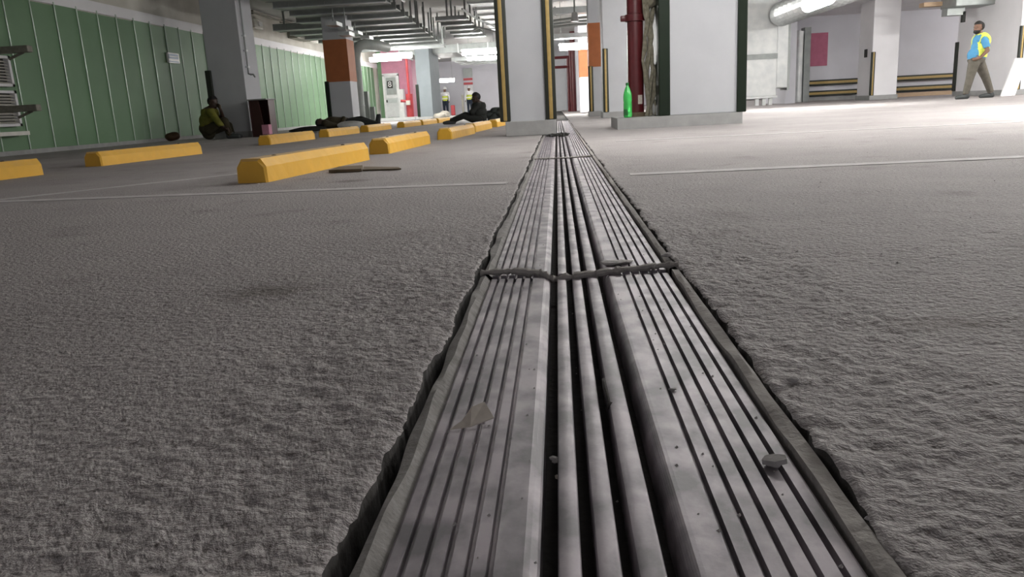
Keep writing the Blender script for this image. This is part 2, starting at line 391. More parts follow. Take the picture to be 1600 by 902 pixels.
ribbon('torn_sealant_strip', [(-.165, 5.19, -.004), (0, 5.185, -.006), (.21, 5.19, -.004)], .03, .012, 'thin dark sealant line across the far cross seam of the joint', 'sealant', 8)

# scraps on the joint
m = MB()
pp = [G(u, v, -.004) for u, v in ((703, 668), (735, 665), (772, 655), (758, 643), (738, 650), (722, 660))]
zz = [.000, .001, .004, .014, .013, .004]
m.add([(p[0], p[1], -.006 + z) for p, z in zip(pp, zz)] + [(p[0], p[1], -.0072 + z) for p, z in zip(pp, zz)],
      [(0, 1, 4, 5), (1, 2, 3, 4), (6, 11, 10, 7), (7, 10, 9, 8)] + [(i, (i + 1) % 6, 6 + (i + 1) % 6, 6 + i) for i in range(6)])
tag(m.build('paper_scrap', 'paper'), 'crumpled tan paper scrap lying across the grooves of the near joint', 'paper')
def chip(u, v, r, label, seed, z=-.008, mt='stone', flat=.4, cat='stone'):
    p = G(u, v, z)
    return tag(MB().blob((p[0], p[1], z + r * flat * .8), (r, r * .8, r * flat), seed, .45, 2).build('stone_chip', mt), label, cat)
p = G(1213, 728, -.008)
m = MB(); m.prism([(-.011, -.005), (.003, -.008), (.012, -.003), (.010, .005), (-.002, .007), (-.010, .004)], .0045, .0095, 'z'); m.blob((-.002, 0, .003), (.007, .005, .004), 4, .3, 2)
o = m.build('stone_chip', 'stone', None, org=(0, 0, 0)); o.location = (p[0], p[1], -.0085); o.rotation_euler = (.12, -.2, -.5)
tag(o, 'pale flat stone chip resting on the right grooves of the near joint', 'stone')
chip(958, 413, .030, 'pale flat flake beside the torn sealant strip', 21, -.009, 'stone', .18)
chip(868, 722, .006, 'dark stone wedged in the first gap of the near joint', 22, -.018)
chip(872, 748, .004, 'small curled crumb in the first gap below the wedged stone', 23, -.022, 'paper')
chip(1050, 610, .0045, 'tiny dark chip at the first right groove', 24)
chip(1042, 402, .012, 'dark lump of mortar on the slab edge by the torn sealant', 26, .002)
chip(1240, 596, .008, 'dark crumb on the slab just off the joint', 27, .001, 'stone', .45)
p = [G(u, v, -.012) for u, v in ((943, 600), (946, 618), (952, 634))]
m = MB(); m.tube([(p[0][0], p[0][1], -.006), (p[1][0], p[1][1], -.004), (p[2][0], p[2][1], -.010)], [.002, .0032, .002], 7); m.blob((p[2][0], p[2][1], -.012), (.006, .005, .004), 3, .4)
tag(m.build('twig', 'trench', None, True), 'short dark curled twig caught between the second and third rails', 'twig')
# countless grit on the joint and slabs
m = MB(); q = random.Random(9)
for i in range(420):
    y = q.uniform(.45, 3.2) if i < 300 else q.uniform(.6, 5)
    x = q.choice([q.uniform(-.145, -.03), q.uniform(.1, .213), q.uniform(-.01, .07), q.uniform(-.145, .213)]) if i < 260 else q.uniform(-1.6, 1.9)
    z = -.0085 if -.15 < x < .215 else 0
    if -.03 < x < .1: z = -.03
    r = q.uniform(.0008, .0022) * (1 if z else 1.6)
    m.add([(x + r * math.cos(a), y + r * 1.2 * math.sin(a), z) for a in (0, 1.6, 3.1, 4.7)] + [(x + .3 * r, y, z + r * 1.1)], [(0, 1, 4), (1, 2, 4), (2, 3, 4), (3, 0, 4), (3, 2, 1, 0)])
o = m.build('grit', 'stone'); o['kind'] = 'stuff'; tag(o, 'loose dark grit scattered over the joint and slabs', 'grit')
m = MB(); q = random.Random(12); c = G(868, 213)
for i in range(16):
    m.blob((c[0] + .02 + q.gauss(0, .06), c[1] + q.gauss(0, .12), .012), (q.uniform(.015, .04), q.uniform(.015, .03), q.uniform(.012, .03)), i, .5, 1)
o = m.build('debris', 'dark'); o['kind'] = 'stuff'; tag(o, 'dark clump of rubbish at the foot of the striped column', 'rubbish')

# ------------------------------------------------------------------ shell
struct(MB().box(-15, 34, -9, 62, 3.4, 3.6).build('ceiling', 'ceil'), 'grey concrete ceiling slab')
wl = thing('wall_left', 'green sheet clad wall', '', (-8.6, 20, 0), kind='structure')
MB().box(-8.9, -8.53, 4, 38.2, 0, 3.4).build('plaster', 'plaster', wl, world=True)
MB().box(-8.53, -8.50, 4, 38.2, 2.44, 2.64).build('white_band', 'wallw', wl, world=True)
MB().box(-8.53, -8.44, 4, 38.2, 0, .07).build('kerb', 'plinth', wl, world=True)
k0 = -8
pan = MB().box(0, .028, 0, .628, .07, 2.46).build('panel', 'green', wl)
sm = MB().tube([(0, 0, .07), (0, 0, 2.48)], .013, 14).build('seam', 'seam', wl, True)
for k in range(k0, 38):
    y = 12.88 + .64 * k
    a = pan if k == k0 else pan.copy(); b = sm if k == k0 else sm.copy()
    for o, dx_, dy_ in ((a, -8.53, .006), (b, -8.498, 0)):
        if k != k0: COL.objects.link(o)
        o.location = (dx_ + 8.6 + (RNG.uniform(-.004, .004) if o is a else 0), y + dy_ - 20, (RNG.uniform(-.05, 0) if o is a else 0))
struct(MB().box(-8.9, 34, 52, 52.3, 0, 3.4).build('wall_back', 'wall'), 'pale far wall')
wr = thing('wall_right', 'pale grey wall with bumper rails', '', (16, 27, 0), kind='structure')
MB().box(7.2, 24, 27, 27.3, 0, 3.4).build('plaster', 'wall', wr, world=True)
MB().box(7.2, 24, 26.96, 27, 0, .12).build('kerb', 'plinth', wr, world=True)
for x0, x1 in ((W(1258, 140, 26.9)[0], W(1341, 140, 26.9)[0]), (W(1400, 135, 26.9)[0], W(1499, 130, 26.9)[0])):
    for z in (.24, .58):
        r = MB().box(x0, x1, 26.86, 27, z - .09, z + .09, 0, .02).build('bumper_rail', 'rubber', wr, world=True)
        MB().box(x0 + .01, x1 - .01, 26.845, 26.87, z - .035, z + .04).build('stripe', 'ystripe', r, world=True)
MB().box(W(1259, 85, 26.97)[0], W(1293, 85, 26.97)[0], 26.97, 27, 1.12, 2.16).build('painted_square', 'pink', wr, world=True)
struct(MB().box(6.9, 7.2, 24.6, 27.3, 0, 3.4).build('wall_side', 'wall'), 'grey return wall behind the metal plenum')
struct(MB().box(7.5, 24, 21.6, 27, 2.68, 3.4).build('trim_5', 'wallw'), 'white dropped beam above the bumper rail wall')
struct(MB().box(23.5, 23.8, -9, 27, 0, 3.4).build('wall_far_right', 'wall'), 'pale wall out on the open side')

# ------------------------------------------------------------------ columns
def guard(t, x, y, z0, z1, wd=.12, stripe=True, mt='rubber', face='y'):
    """rubber corner guard with a raised coloured strip"""
    g = MB().box(x - wd / 2, x + wd / 2, y - .03, y + .06, z0, z1, 0, .012).build('corner_guard', mt, t, True, True)
    if stripe: MB().box(x - wd * .17, x + wd * .17, y - .038, y - .02, z0 + .01, z1 - .01, 0, .004).build('guard_stripe', 'ystripe', g, True, True)
    return g
def column(x0, x1, y0, y1, label, mt='colgrey', band=None, zb=(1.18, 2.2), plinth=True, top=3.4, guards=(), gz=(.12, 1.42)):
    t = thing('concrete_column', label, 'column', ((x0 + x1) / 2, (y0 + y1) / 2, 0))
    MB().box(x0, x1, y0, y1, .02, top, 0, .012).build('shaft', mt, t, False, True)
    if plinth: MB().box(x0 - .03, x1 + .03, y0 - .03, y1 + .03, 0, .125, 0, .008).build('plinth', 'plinth', t, False, True)
    if band: MB().box(x0 - .006, x1 + .006, y0 - .006, y1 + .006, *zb).build('painted_band', band, t, False, True)
    for gx in guards: guard(t, gx, y0 - .012, gz[0], gz[1])
    return t
# striped column in the middle, on the joint
t = thing('concrete_column', 'grey column with yellow striped black corner guards beside the joint', 'column', (-.31, 9.6, 0))
MB().box(-.58, -.06, 9.28, 9.88, .1, 3.4, 0, .01).build('shaft', 'colgrey', t, False, True)
m = MB(); m.box(-.605, -.018, 9.20, 9.95, 0, .17, 0, .008); m.build('plinth', 'plinth', t, False, True)
for gx in (-.605, -.068): guard(t, gx, 9.262, .17, 2.6, .125)
# wide column on the right with its long plinth
RX0, RX1 = W(1032, 150, 9.8)[0], W(1160, 150, 9.8)[0]
t = thing('concrete_column', 'wide grey column with dark green corner guards on a long plinth', 'column', ((RX0 + RX1) / 2, 10.2, .135))
MB().box(RX0, RX1, 9.80, 10.75, .135, 3.4, 0, .01).build('shaft', 'colgrey', t, False, True)
MB().box(RX0 - .02, RX0 + .115, 9.775, 10.72, .135, 3.0, 0, .012).build('corner_guard', 'dgreen', t, False, True)
MB().box(RX1 - .07, RX1 + .045, 9.775, 9.93, .135, 3.0, 0, .012).build('corner_guard', 'dgreen', t, False, True)
xa, xb = W(965, 205, 9.66)[0], W(1160, 193, 9.72)[0]
m = MB(); m.prism([(xa, 9.66), (xb, 9.72), (xb, 10.80), (xa, 10.80)], 0, .135, 'z')
tag(m.build('column_plinth', 'plinth'), 'long low concrete plinth carrying the wide column and red standpipe', 'plinth')
# left column by the sitting man
t = column(-7.26, -6.5, 16.46, 17.3, 'grey column with a thin drain pipe beside the green wall')
MB().box(-7.31, -7.19, 16.40, 16.5, .13, 1.40, 0, .01).build('corner_guard', 'rubber', t, False, True)
column(1.0, 1.75, 17.0, 17.8, 'grey column behind the red pipe with one striped guard', guards=(1.045,))
column(.82, 1.5, 19.7, 20.4, 'column with a rust orange band behind the red pipe column', 'colgrey', 'orange', guards=(.85,), gz=(.12, 1.2))
column(.80, 1.5, 27.0, 27.7, 'farther column with an orange band, bright white below', 'wallw', 'orange', plinth=False)
t = column(W(511.6, 135.7, 20)[0], W(547.5, 133, 20)[0], 20.0, 20.7, 'grey column with a rust brown band behind the lying man', 'colgrey', 'orange')
MB().box(W(511.6, 135.7, 20)[0] - .05, W(511.6, 135.7, 20)[0] + .05, 19.94, 20.04, .13, 1.2, 0, .01).build('corner_guard', 'dgreen', t, False, True)
t = column(W(655, 180, 32)[0], W(677, 180, 32)[0], 32.0, 34.5, 'bluish grey column beyond the white door', 'bluegrey')
MB().box(W(655, 180, 32)[0] - .05, W(655, 180, 32)[0] + .06, 31.93, 34.2, .13, 1.4, 0, .01).build('corner_guard', 'dgreen', t, False, True)
PX0, PX1 = W(1361, 120, 23)[0], W(1402, 120, 23)[0]
t = column(PX0, PX1, 23.0, 24.0, 'white pillar with a small switch between the bumper rails', 'wallw')
guard(t, PX0 + .03, 22.985, .12, 1.30, .1)
MB().box(PX0 - .035, PX0 + .01, 23.35, 23.5, 1.18, 1.40, 0, .006).build('switch', 'dark', t, False, True)
BX = W(1588, 120, 19.4)[0]
t = column(BX, BX + 2.1, 19.4, 22.3, 'broad white pillar with a magenta band behind the walking man', 'wallw', plinth=True)
MB().box(BX + .1, BX + 2.11, 19.392, 19.5, 1.62, 3.0).build('painted_band', 'pink', t, False, True)
t['label'] = 'broad white pillar behind the walking man'
guard(t, BX + .04, 19.385, .12, 1.55, .1)
MB().box(BX - .05, BX + .03, 22.2, 22.32, .13, 1.4, 0, .01).build('corner_guard', 'rubber', t, False, True)
column(-.1, .5, 40, 41, 'slim far grey column seen past the striped column', 'colgrey', plinth=False)
column(.85, 1.4, 33.5, 34.2, 'grey column in the depth beside the far red pipes', 'wall', plinth=False)

# drain pipe on the left column
t = thing('drain_pipe', 'thin drain pipe with a bent spout down the lit side of the left column', 'pipe', (-6.46, 16.62, 1.3))
MB().tube([(-6.46, 16.62, 3.39), (-6.46, 16.62, 1.35), (-6.455, 16.6, 1.30), (-6.40, 16.58, 1.28), (-6.34, 16.57, 1.28), (-6.31, 16.565, 1.22)], .018, 8).build('pipe', 'galvd', t, True, True)
for z in (1.42, 1.75, 2.05): MB().box(-6.505, -6.43, 16.58, 16.66, z, z + .035).build('clip', 'galv', t, False, True)

# ------------------------------------------------------------------ wheel stops
def stop_mesh():
    w2, h, L = .092, .132, 1.70
    prof = [(-w2, 0), (-w2 + .004, h * .66), (-w2 + .035, h), (w2 - .035, h), (w2 - .004, h * .66), (w2, 0)]
    m = MB(); rows = [(0, 1.0), (.012, 1.0), (L - .012, 1.0), (L, 1.0)]
    n = 24; V = []; F = []
    ys = [0, .015] + list(np.linspace(.08, L - .08, n)) + [L - .015, L]
    for i, y in enumerate(ys):
        k = .012 if i in (0, len(ys) - 1) else 0
        for j, (x, z) in enumerate(prof):
            r = RNG.uniform(-.0015, .0015)
            V.append((x - math.copysign(k, x) + r, y, max(0, z - (k if j in (2, 3) else k * .4 if j in (1, 4) else 0) + (r if z else 0))))
    P = len(prof)
    F = [(i * P + j, i * P + (j + 1) % P, (i + 1) * P + (j + 1) % P, (i + 1) * P + j) for i in range(len(ys) - 1) for j in range(P)]
    F += [tuple(range(P))[::-1], tuple(range((len(ys) - 1) * P, len(ys) * P))]
    return m.add(V, F)
st0 = stop_mesh().build('wheel_stop', 'yellow', None, org=(0, 0, 0))
bolts = MB()
bolt0 = MB().lathe([(.014, 0), (.014, .004), (.006, .006)], 10, (0, .3, .131)).build('anchor_bolt', 'dark', st0, True)
bolt1 = MB().lathe([(.014, 0), (.014, .004), (.006, .006)], 10, (0, 1.4, .131)).build('anchor_bolt', 'dark', st0, True)
stops = [  # front right corner, heading (dx per dy), label
    (-1.615, 4.245, .105, 'nearest yellow wheel stop, whole and largest, by the cardboard scraps'),
    (-1.445, 6.68, .05, 'second yellow wheel stop of the near row, behind the nearest one'),
    (-1.25, 9.3, .06, 'third yellow wheel stop of the near row, left of the striped column'),
    (-1.20, 11.6, .06, 'fourth yellow wheel stop of the near row'),
    (-1.06, 14.05, .06, 'last visible wheel stop of the near row, against the column guard'),
    (-4.30, 4.38, .1, 'yellow wheel stop of the far row cut by the picture edge'),
    (-4.20, 7.0, .11, 'long yellow wheel stop below the blue sign'),
    (-3.93, 10.6, .06, 'yellow wheel stop in front of the maroon cabinet'),
    (-3.84, 13.1, .06, 'yellow wheel stop in front of the white bed sheet'),
    (-3.70, 15.35, .06, 'yellow wheel stop near the feet of the lying man'),
    (-3.50, 18.0, .06, 'yellow wheel stop in front of the white door'),
    (-3.40, 20.0, .06, 'small far yellow wheel stop beyond the white door'),
    (-3.28, 21.9, .06, 'farthest yellow wheel stop by the feet of the man in black'),
]
for i, (x, y, h, lab) in enumerate(stops):
    o = st0 if i == 0 else copy_tree(st0)
    a = -math.atan(h); o.rotation_euler = (0, 0, a); o.location = (x - .092 * math.cos(a), y, 0.001)
    tag(o, lab, 'wheel stop', 'yellow wheel stops')

# cardboard on the floor
def slabpoly(name, pts, z, th, mt, label, cat, lift=0):
    n = len(pts); m = MB()
    zz = [z + lift * (i % 2) for i in range(n)]
    m.add([(p[0], p[1], q) for p, q in zip(pts, zz)] + [(p[0], p[1], q + th) for p, q in zip(pts, zz)], [tuple(range(n))[::-1], tuple(range(n, 2 * n))] + [(i, (i + 1) % n, n + (i + 1) % n, n + i) for i in range(n)])
    return tag(m.build(name, mt), label, cat)
slabpoly('cardboard_scrap', [G(514, 271)[:2], G(565, 269)[:2], G(567, 263)[:2], G(530, 265)[:2]], .004, .016, 'card', 'dark folded cardboard scrap beside the nearest wheel stop', 'cardboard')
slabpoly('cardboard_scrap', [G(567, 268)[:2], G(627, 266)[:2], G(622, 263.5)[:2], G(569, 263)[:2]], .003, .008, 'card', 'thin flat cardboard strip touching the folded scrap', 'cardboard')

# ------------------------------------------------------------------ right hand group: red pipe, wrap, bottle
t = thing('fire_pipe', 'thick dark red standpipe on the long plinth', 'pipe', (1.01, 10.2, .135))
MB().tube([(1.005, 10.2, .135), (1.005, 10.2, 3.39)], .100, 24).build('pipe', 'red', t, True, True)
cp = MB().lathe([(.103, -.045), (.125, -.04), (.125, .04), (.103, .045)], 24, (1.005, 10.2, 1.33)).build('coupling', 'red', t, True, True)
for sx in (-1, 1): MB().box(1.005 + sx * .145 - .035, 1.005 + sx * .145 + .035, 10.16, 10.24, 1.295, 1.365, 0, .012).build('coupling_lug', 'red', cp, True, True)
MB().lathe([(.13, 0), (.13, .05), (.102, .055)], 24, (1.005, 10.2, .135)).build('base_collar', 'card', t, True, True)
m = MB()
for k in range(7):
    a0 = -math.pi / 2 + .15 + k * .09; a1 = a0 + .09
    m.add([(1.005 + .1025 * math.cos(a), 10.2 + .1025 * math.sin(a), z) for a, z in ((a0, .29), (a1, .29), (a1, .40), (a0, .40))], [(0, 1, 2, 3)])
m.build('paper_label', 'paper', t, True, True)
t = thing('pipe_wrap', 'torn dirty insulation wrap hanging down beside the red standpipe', 'insulation', (1.22, 10.1, .135))
for k in range(5):
    q = random.Random(50 + k); pts = []; x = 1.115 + .027 * k
    for i in range(13):
        z = .14 + i * (.135 if k < 4 else .06); pts.append((x + .03 * math.sin(i * .9 + k * 1.7) + q.uniform(-.012, .012), 10.02 + .03 * k + q.uniform(-.02, .02), z))
    MB().tube(pts, [q.uniform(.016, .036) for _ in pts], 7).build('wrap_strand', 'foam', t, True, True)
m = MB(); m.blob((1.19, 10.04, 1.54), (.075, .06, .14), 5, .3, 3); m.blob((1.22, 10.06, 1.74), (.07, .07, .12), 6, .4, 2)
m.build('wrap_roll', 'foam', t, True, True)
def bottle(x, y, z, h, r, label, group=None, side=None):
    t = thing('plastic_bottle', label, 'bottle', (x, y, z), 0, group)
    MB().lathe([(r * .5, 0), (r * .85, .004), (r, .02), (r, h * .14), (r * .95, h * .16), (r, h * .18), (r * .97, h * .40), (r * .93, h * .45), (r, h * .5), (r, h * .60), (r * .92, h * .70), (r * .62, h * .82), (r * .33, h * .90), (r * .30, h * .93)], 24).build('body', 'bottle', t, True)
    MB().lathe([(r * .38, h * .925), (r * .40, h * .93), (r * .40, h * .99), (r * .33, h)], 18).build('cap', 'cap', t, True)
    return t
bt = bottle(W(981, 180, 9.8)[0], 9.80, .135, .415, .052, 'tall bright green plastic bottle on the long plinth')
m = MB()
for k in range(8):
    a0 = math.pi + .15 + k * .17; a1 = a0 + .17
    m.add([(.0535 * math.cos(a), .0535 * math.sin(a), z) for a, z in ((a0, .03), (a1, .03), (a1, .10), (a0, .10))], [(0, 1, 2, 3)])
m.build('bottle_label', 'label', bt, True)
x, y, z = G(455, 206.5); bottle(-7.55, 19.6, 0, .36, .05, 'green plastic bottle on the floor below the pale green wall')

# ------------------------------------------------------------------ galvanised plenum and ducts (right)
t = thing('air_plenum', 'tall galvanised sheet metal plenum on short legs', 'duct', (6.6, 23.5, 0))
x0, x1 = 5.2, W(1214, 90, 23.5)[0]
for z0, z1 in ((.26, 1.30), (1.42, 3.2)):
    MB().box(x0, x1, 23.5, 24.5, z0, z1, 0, .015).build('sheet_panel', 'sheet', t, False, True)
MB().box(x0, x1 + .01, 23.46, 24.5, 1.29, 1.43).build('flange', 'galvd', t, False, True)
MB().box(x0, x1 + .02, 23.42, 24.5, .2, .26).build('base_channel', 'sheet', t, False, True)
for lx in (5.75, 5.95, x1 - .2):
    MB().box(lx, lx + .1, 23.5, 23.6, 0, .2).build('leg', 'sheet', t, False, True)
MB().box(x1 + .012, x1 + .36, 23.6, 24.3, .46, 2.35, 0, .03).build('side_duct', 'sheet', t, False, True)
MB().box(x1 + .33, x1 + .40, 23.6, 24.3, .40, 2.30).build('side_flange', 'galvd', t, False, True)
t = thing('ribbed_duct', 'ribbed silver duct slung under the ceiling along the metal plenum', 'duct', (6.36, 18, 2.14))
n = 60; pts = [(6.36, 11 + 12.4 * i / n, 2.47) for i in range(n + 1)]
MB().tube(pts, [.335 if i % 2 else .29 for i in range(n + 1)], 20).build('duct', 'galv', t, False, True)
for y in (12, 15, 18, 21): MB().tube([(6.36, y, 3.39), (6.36, y, 2.76)], .01, 6).build('hanger', 'galvd', t, False, True)
t = thing('standing_pipe', 'silver wrapped pipe standing in front of the bumper rail wall', 'pipe', (7.75, 26.2, 0))
px, _, _ = W(1248, 110, 26.3)
MB().tube([(px, 26.3, 0), (px, 26.3, 2.05), (px + .02, 26.3, 2.2)], .12, 18).build('pipe', 'sheet', t, True, True)
MB().box(px + .125, px + .32, 26.2, 26.6, 0, 2.3).build('casing', 'galvd', t, False, True)
MB().box(px - .42, px - .125, 26.2, 26.6, 1.75, 2.0).build('valve', 'redb', t, False, True)
MB().box(px - .36, px - .2, 26.1, 26.2, .3, .85).build('junction_box', 'white', t, False, True)
tag(MB().box(W(1402, 150, 26)[0], W(1500, 148, 26)[0], 26.1, 26.8, 0, .12).build('timber_pallet', 'wood'), 'flat stack of pale timber below the bumper rails', 'timber')
t = thing('ceiling_duct', 'grey ceiling duct with a flange above the far bumper rails', 'duct', (11, 20.5, 2.7))
a = W(1481, 13, 21.0); b = W(1538, 3, 21.0)
MB().box(a[0], b[0] + .3, 20.6, 21.4, a[2], 3.39, 0, .02).build('duct_body', 'galvd', t, False, True)
MB().box(a[0] - .05, b[0] - .5, 20.9, 21.2, a[2] - .18, a[2]).build('duct_damper', 'galvd', t, False, True)
MB().box(a[0] + .33, a[0] + .40, 20.9, 21.0, a[2] - .36, a[2] - .1).build('hook', 'dark', t, False, True)
a = W(1438, 12, 21.5); b = W(1480, 6, 21.5)
MB().box(a[0], b[0], 21.3, 21.58, a[2], a[2] + .1).build('duct_batten', 'wood', t, False, True)
# leaning white board
t = thing('leaning_board', 'narrow white framed board leaning on the broad pillar', 'board', (11.3, 18.4, 0))
a = Vector(W(1562, 152, 18.3)); b = Vector(W(1585, 91, 19.2)); d = (b - a); sx = Vector((.36, .12, 0))
def bar(p, q, wx, th=.03):
    m = MB(); u = wx; v = Vector((0, -th, 0))
    return m.add([p, p + u, p + u + v, p + v, q, q + u, q + u + v, q + v], [(0, 1, 2, 3), (7, 6, 5, 4), (0, 4, 5, 1), (1, 5, 6, 2), (2, 6, 7, 3), (3, 7, 4, 0)])
a.z = .005
bar(a, b, sx * .2, .05).build('stile', 'white', t, False, True); bar(a + sx * .8, b + sx * .8, sx * .2, .05).build('stile', 'white', t, False, True)
bar(a + sx * .2, b + sx * .2, sx * .6, .02).build('board_panel', 'wallw', t, False, True)
bar(a + d * .97 + sx * .2, b + sx * .2, sx * .6, .05).build('crossbar', 'white', t, False, True)

# ------------------------------------------------------------------ lamps
def lamp(x, y, z, label, L=1.35, rot=0, mt='tube'):
    t = thing('ceiling_light', label, 'lamp', (x, y, z), rot)
    MB().box(-L / 2 - .04, L / 2 + .04, -.11, .11, .06, .12, 0, .01).build('light_housing', 'white', t)
    n = 12; V = []; F = []
    m = MB()
    pr = [(.13 * math.cos(a), .06 + .15 * -math.sin(a)) for a in [math.pi * i / n for i in range(n + 1)]]
    m.prism(pr, -L / 2, L / 2, 'x'); m.build('light_diffuser', mt, t, True)
    for sx in (-.45, .45): MB().tube([(sx, 0, .12), (sx, 0, 3.39 - z)], .008, 6).build('hanger', 'galvd', t)
    return t
lamp(W(614, 88, 29)[0], 29, W(614, 88, 29)[2], 'glowing batten lamp in front of the pink wall')
lamp(W(752, 81, 28.5)[0], 28.5, W(752, 81, 28.5)[2], 'glowing batten lamp left of the striped column')
lamp(W(900, 73, 25)[0], 25, W(900, 73, 25)[2], 'glowing batten lamp between striped column and orange banded column', 1.0)
lamp(W(694, 126, 44)[0], 44, W(694, 126, 44)[2], 'small far lamp above the standing worker', 1.1)
lamp(W(1278, 6, 16.6)[0], 16.6, W(1278, 6, 16.6)[2], 'bright batten lamp hung low beside the ribbed silver duct', 1.3, math.pi / 2)
lamp(W(884, 147, 48)[0], 48, W(884, 147, 48)[2], 'distant lamp above the far bright doorway', .6)
for x, y, lab, mt in [  # unseen lamps, some of them added only to brighten nearby surfaces
    (11.5, 16, 'batten lamp over the walking lane beyond the frame', 'tube'), (12.5, 9.5, 'batten lamp over the open side bays', 'tube'),
    (1.0, 6.7, 'added dimmed batten lamp over the joint, lighting the column fronts', 'tubed'), (5.4, 7.4, 'added batten lamp over the lane, lighting wide column and floor', 'tube'),  # both added to light the column fronts and mid floor
    (7.2, 10.2, 'batten lamp over the lane right of the wide column', 'tube'), (15, 22, 'batten lamp behind the broad pillar', 'tube'), (2.8, 13.0, 'added dimmed batten lamp behind the wide column, lighting the columns beyond', 'tubed'),  # the last one added to light the columns behind
    (-7.3, 34.5, 'added dimmed batten lamp brightening the end of the green wall', 'tubed'), (-3.4, 37.5, 'added dimmed batten lamp brightening the far left bays', 'tubed'),  # both added to brighten the far left end
    (4.1, 24, 'batten lamp hidden by the wide column', 'tubed'), (6.0, 31.5, 'second batten lamp hidden by the wide column', 'tubed'),
    (-2.5, 46, 'added dimmed batten lamp lighting the far wall', 'tubed'), (7, 40, 'batten lamp in the far hidden bay', 'tube')]:  # the first one added for light on the far wall
    lamp(x, y, 2.62, lab, mt=mt)

# ------------------------------------------------------------------ ceiling services (left of the striped column)
def tray(y, x0, x1, z, lab, h=.17):
    t = thing('cable_tray', lab, 'cable tray', ((x0 + x1) / 2, y, z), 0, 'cable trays under the ceiling left of the striped column')
    MB().box(x0, x1, y, y + .03, z, z + h).build('side_rail', 'galvd', t, False, True)
    MB().box(x0, x1, y + .5, y + .53, z, z + h).build('side_rail', 'galvd', t, False, True)
    MB().box(x0, x1, y + .03, y + .5, z + .01, z + .03).build('tray_bed', 'galvd', t, False, True)
    MB().box(x0, x1, y - .02, y + .012, z - .012, z + .012).build('rail_lip', 'galv', t, False, True)
    for x in (x1 - .06, x1 - 1.4, x0 + .3):
        MB().box(x, x + .05, y - .012, y + .02, z, 3.39).build('hanger', 'galvd', t, False, True)
    return t
ORD = ['first', 'second', 'third', 'fourth', 'fifth', 'sixth', 'seventh', 'eighth', 'ninth']
for k in range(11):
    y = 16.2 + 1.37 * k
    x1 = -3.55 - .055 * k
    tray(y, (-5.95, -6.1, -6.2, -6.5)[k] if k < 4 else -7.6, x1, 2.70 - .006 * k, ('nearest dark cable tray crossing under the ceiling' if k == 0 else 'farthest dark cable tray crossing under the ceiling' if k == 10 else 'dark cable tray under the ceiling, %s behind the nearest one' % ORD[k - 1]))
for k in range(5):
    y = 22.0 + 1.35 * k
    o = tray(y, -3.2 - .05 * k, -2.35, 2.72, 'short pale cable tray right of the long trays, %s from the camera' % ORD[k], .10)
    o['group'] = 'short cable trays by the batten lamp'
def duct(x0, x1, y0, y1, z0, z1, label, mt='galvd', name='ceiling_duct'):
    t = thing(name, label, 'duct', ((x0 + x1) / 2, (y0 + y1) / 2, z0))
    MB().box(x0, x1, y0, y1, z0, z1, 0, .01).build('duct_body', mt, t, False, True)
    nx = max(1, int(max(x1 - x0, y1 - y0) / 1.2))
    for k in range(nx + 1):
        if x1 - x0 > y1 - y0:
            x = x0 + (x1 - x0) * k / nx; MB().box(x - .02, x + .02, y0 - .03, y1 + .03, z0 - .03, z1 + .03).build('duct_flange', 'galv', t, False, True)
        else:
            y = y0 + (y1 - y0) * k / nx; MB().box(x0 - .03, x1 + .03, y - .02, y + .02, z0 - .03, z1 + .03).build('duct_flange', 'galv', t, False, True)
    for x in (x0 + .1, x1 - .1): MB().box(x, x + .03, (y0 + y1) / 2, (y0 + y1) / 2 + .03, z1, 3.39).build('hanger', 'galvd', t, False, True)
    return t
duct(-3.25, -2.1, 17.2, 17.8, 2.72, 3.1, 'square grey ceiling duct nearest above the seated man in black')
duct(-2.0, -1.35, 15.5, 27, 2.78, 3.15, 'long grey ceiling duct running towards the far wall')
duct(-6.4, -1.5, 33, 36, 2.62, 2.95, 'broad flat ceiling duct beyond the batten lamps')
duct(-5.0, -1.0, 39, 43, 2.66, 2.95, 'second broad flat ceiling duct near the far wall')
duct(-1.2, 3.2, 21.6, 22.0, 3.02, 3.16, 'slim pale ceiling duct above the joint', 'galv')
duct(-1.2, 1.3, 23.0, 23.4, 2.80, 2.98, 'second slim pale ceiling duct above the joint', 'galv')
duct(-.6, 1.2, 24.0, 24.4, 2.22, 2.36, 'low slim pale ceiling duct behind the joint lamp', 'galv')
t = thing('pipe_bundle', 'bundle of grey pipes crossing under the ceiling above the joint', 'pipe', (.5, 22.5, 2.5))
for k, (z, y) in enumerate(((2.44, 22.6), (2.53, 22.7), (2.60, 22.5))):
    MB().tube([(-1.2, y, z - .05), (0, y, z - .02), (.6, y, z + .02), (2.4, y, z + .02)], .035, 8).build('pipe', 'galvd', t, True, True)
for x in (-.3, 1.3): MB().box(x, x + .04, 22.45, 22.75, 2.38, 3.39).build('hanger', 'galvd', t, False, True)
t = thing('pendant_fitting', 'small white bell shaped fitting hung under the ceiling above the joint', 'fitting', (.55, 20.5, 2.7))
a = W(898, 27, 20.5)
MB().lathe([(.05, .12), (.07, .10), (.10, -.08), (.105, -.1)], 14, a).build('fitting_bell', 'white', t, True, True)
MB().tube([(a[0], a[1], a[2] + .1), (a[0], a[1], 3.39)], .02, 8).build('hanger', 'galvd', t, False, True)
t = thing('sprinkler_pipe', 'thin pale pipe running slantwise below the ceiling by the striped column', 'pipe', (-1.5, 20, 2.9))
MB().tube([W(722, 14, 19.5), W(745, 30, 20.2), W(785, 46, 20.4)], .025, 8).build('pipe', 'galv', t, True, True)
MB().tube([W(735, 50, 22.8), W(748, 43, 22.8), W(785, 52, 22.8)], .03, 8).build('pipe', 'galv', t, True, True)
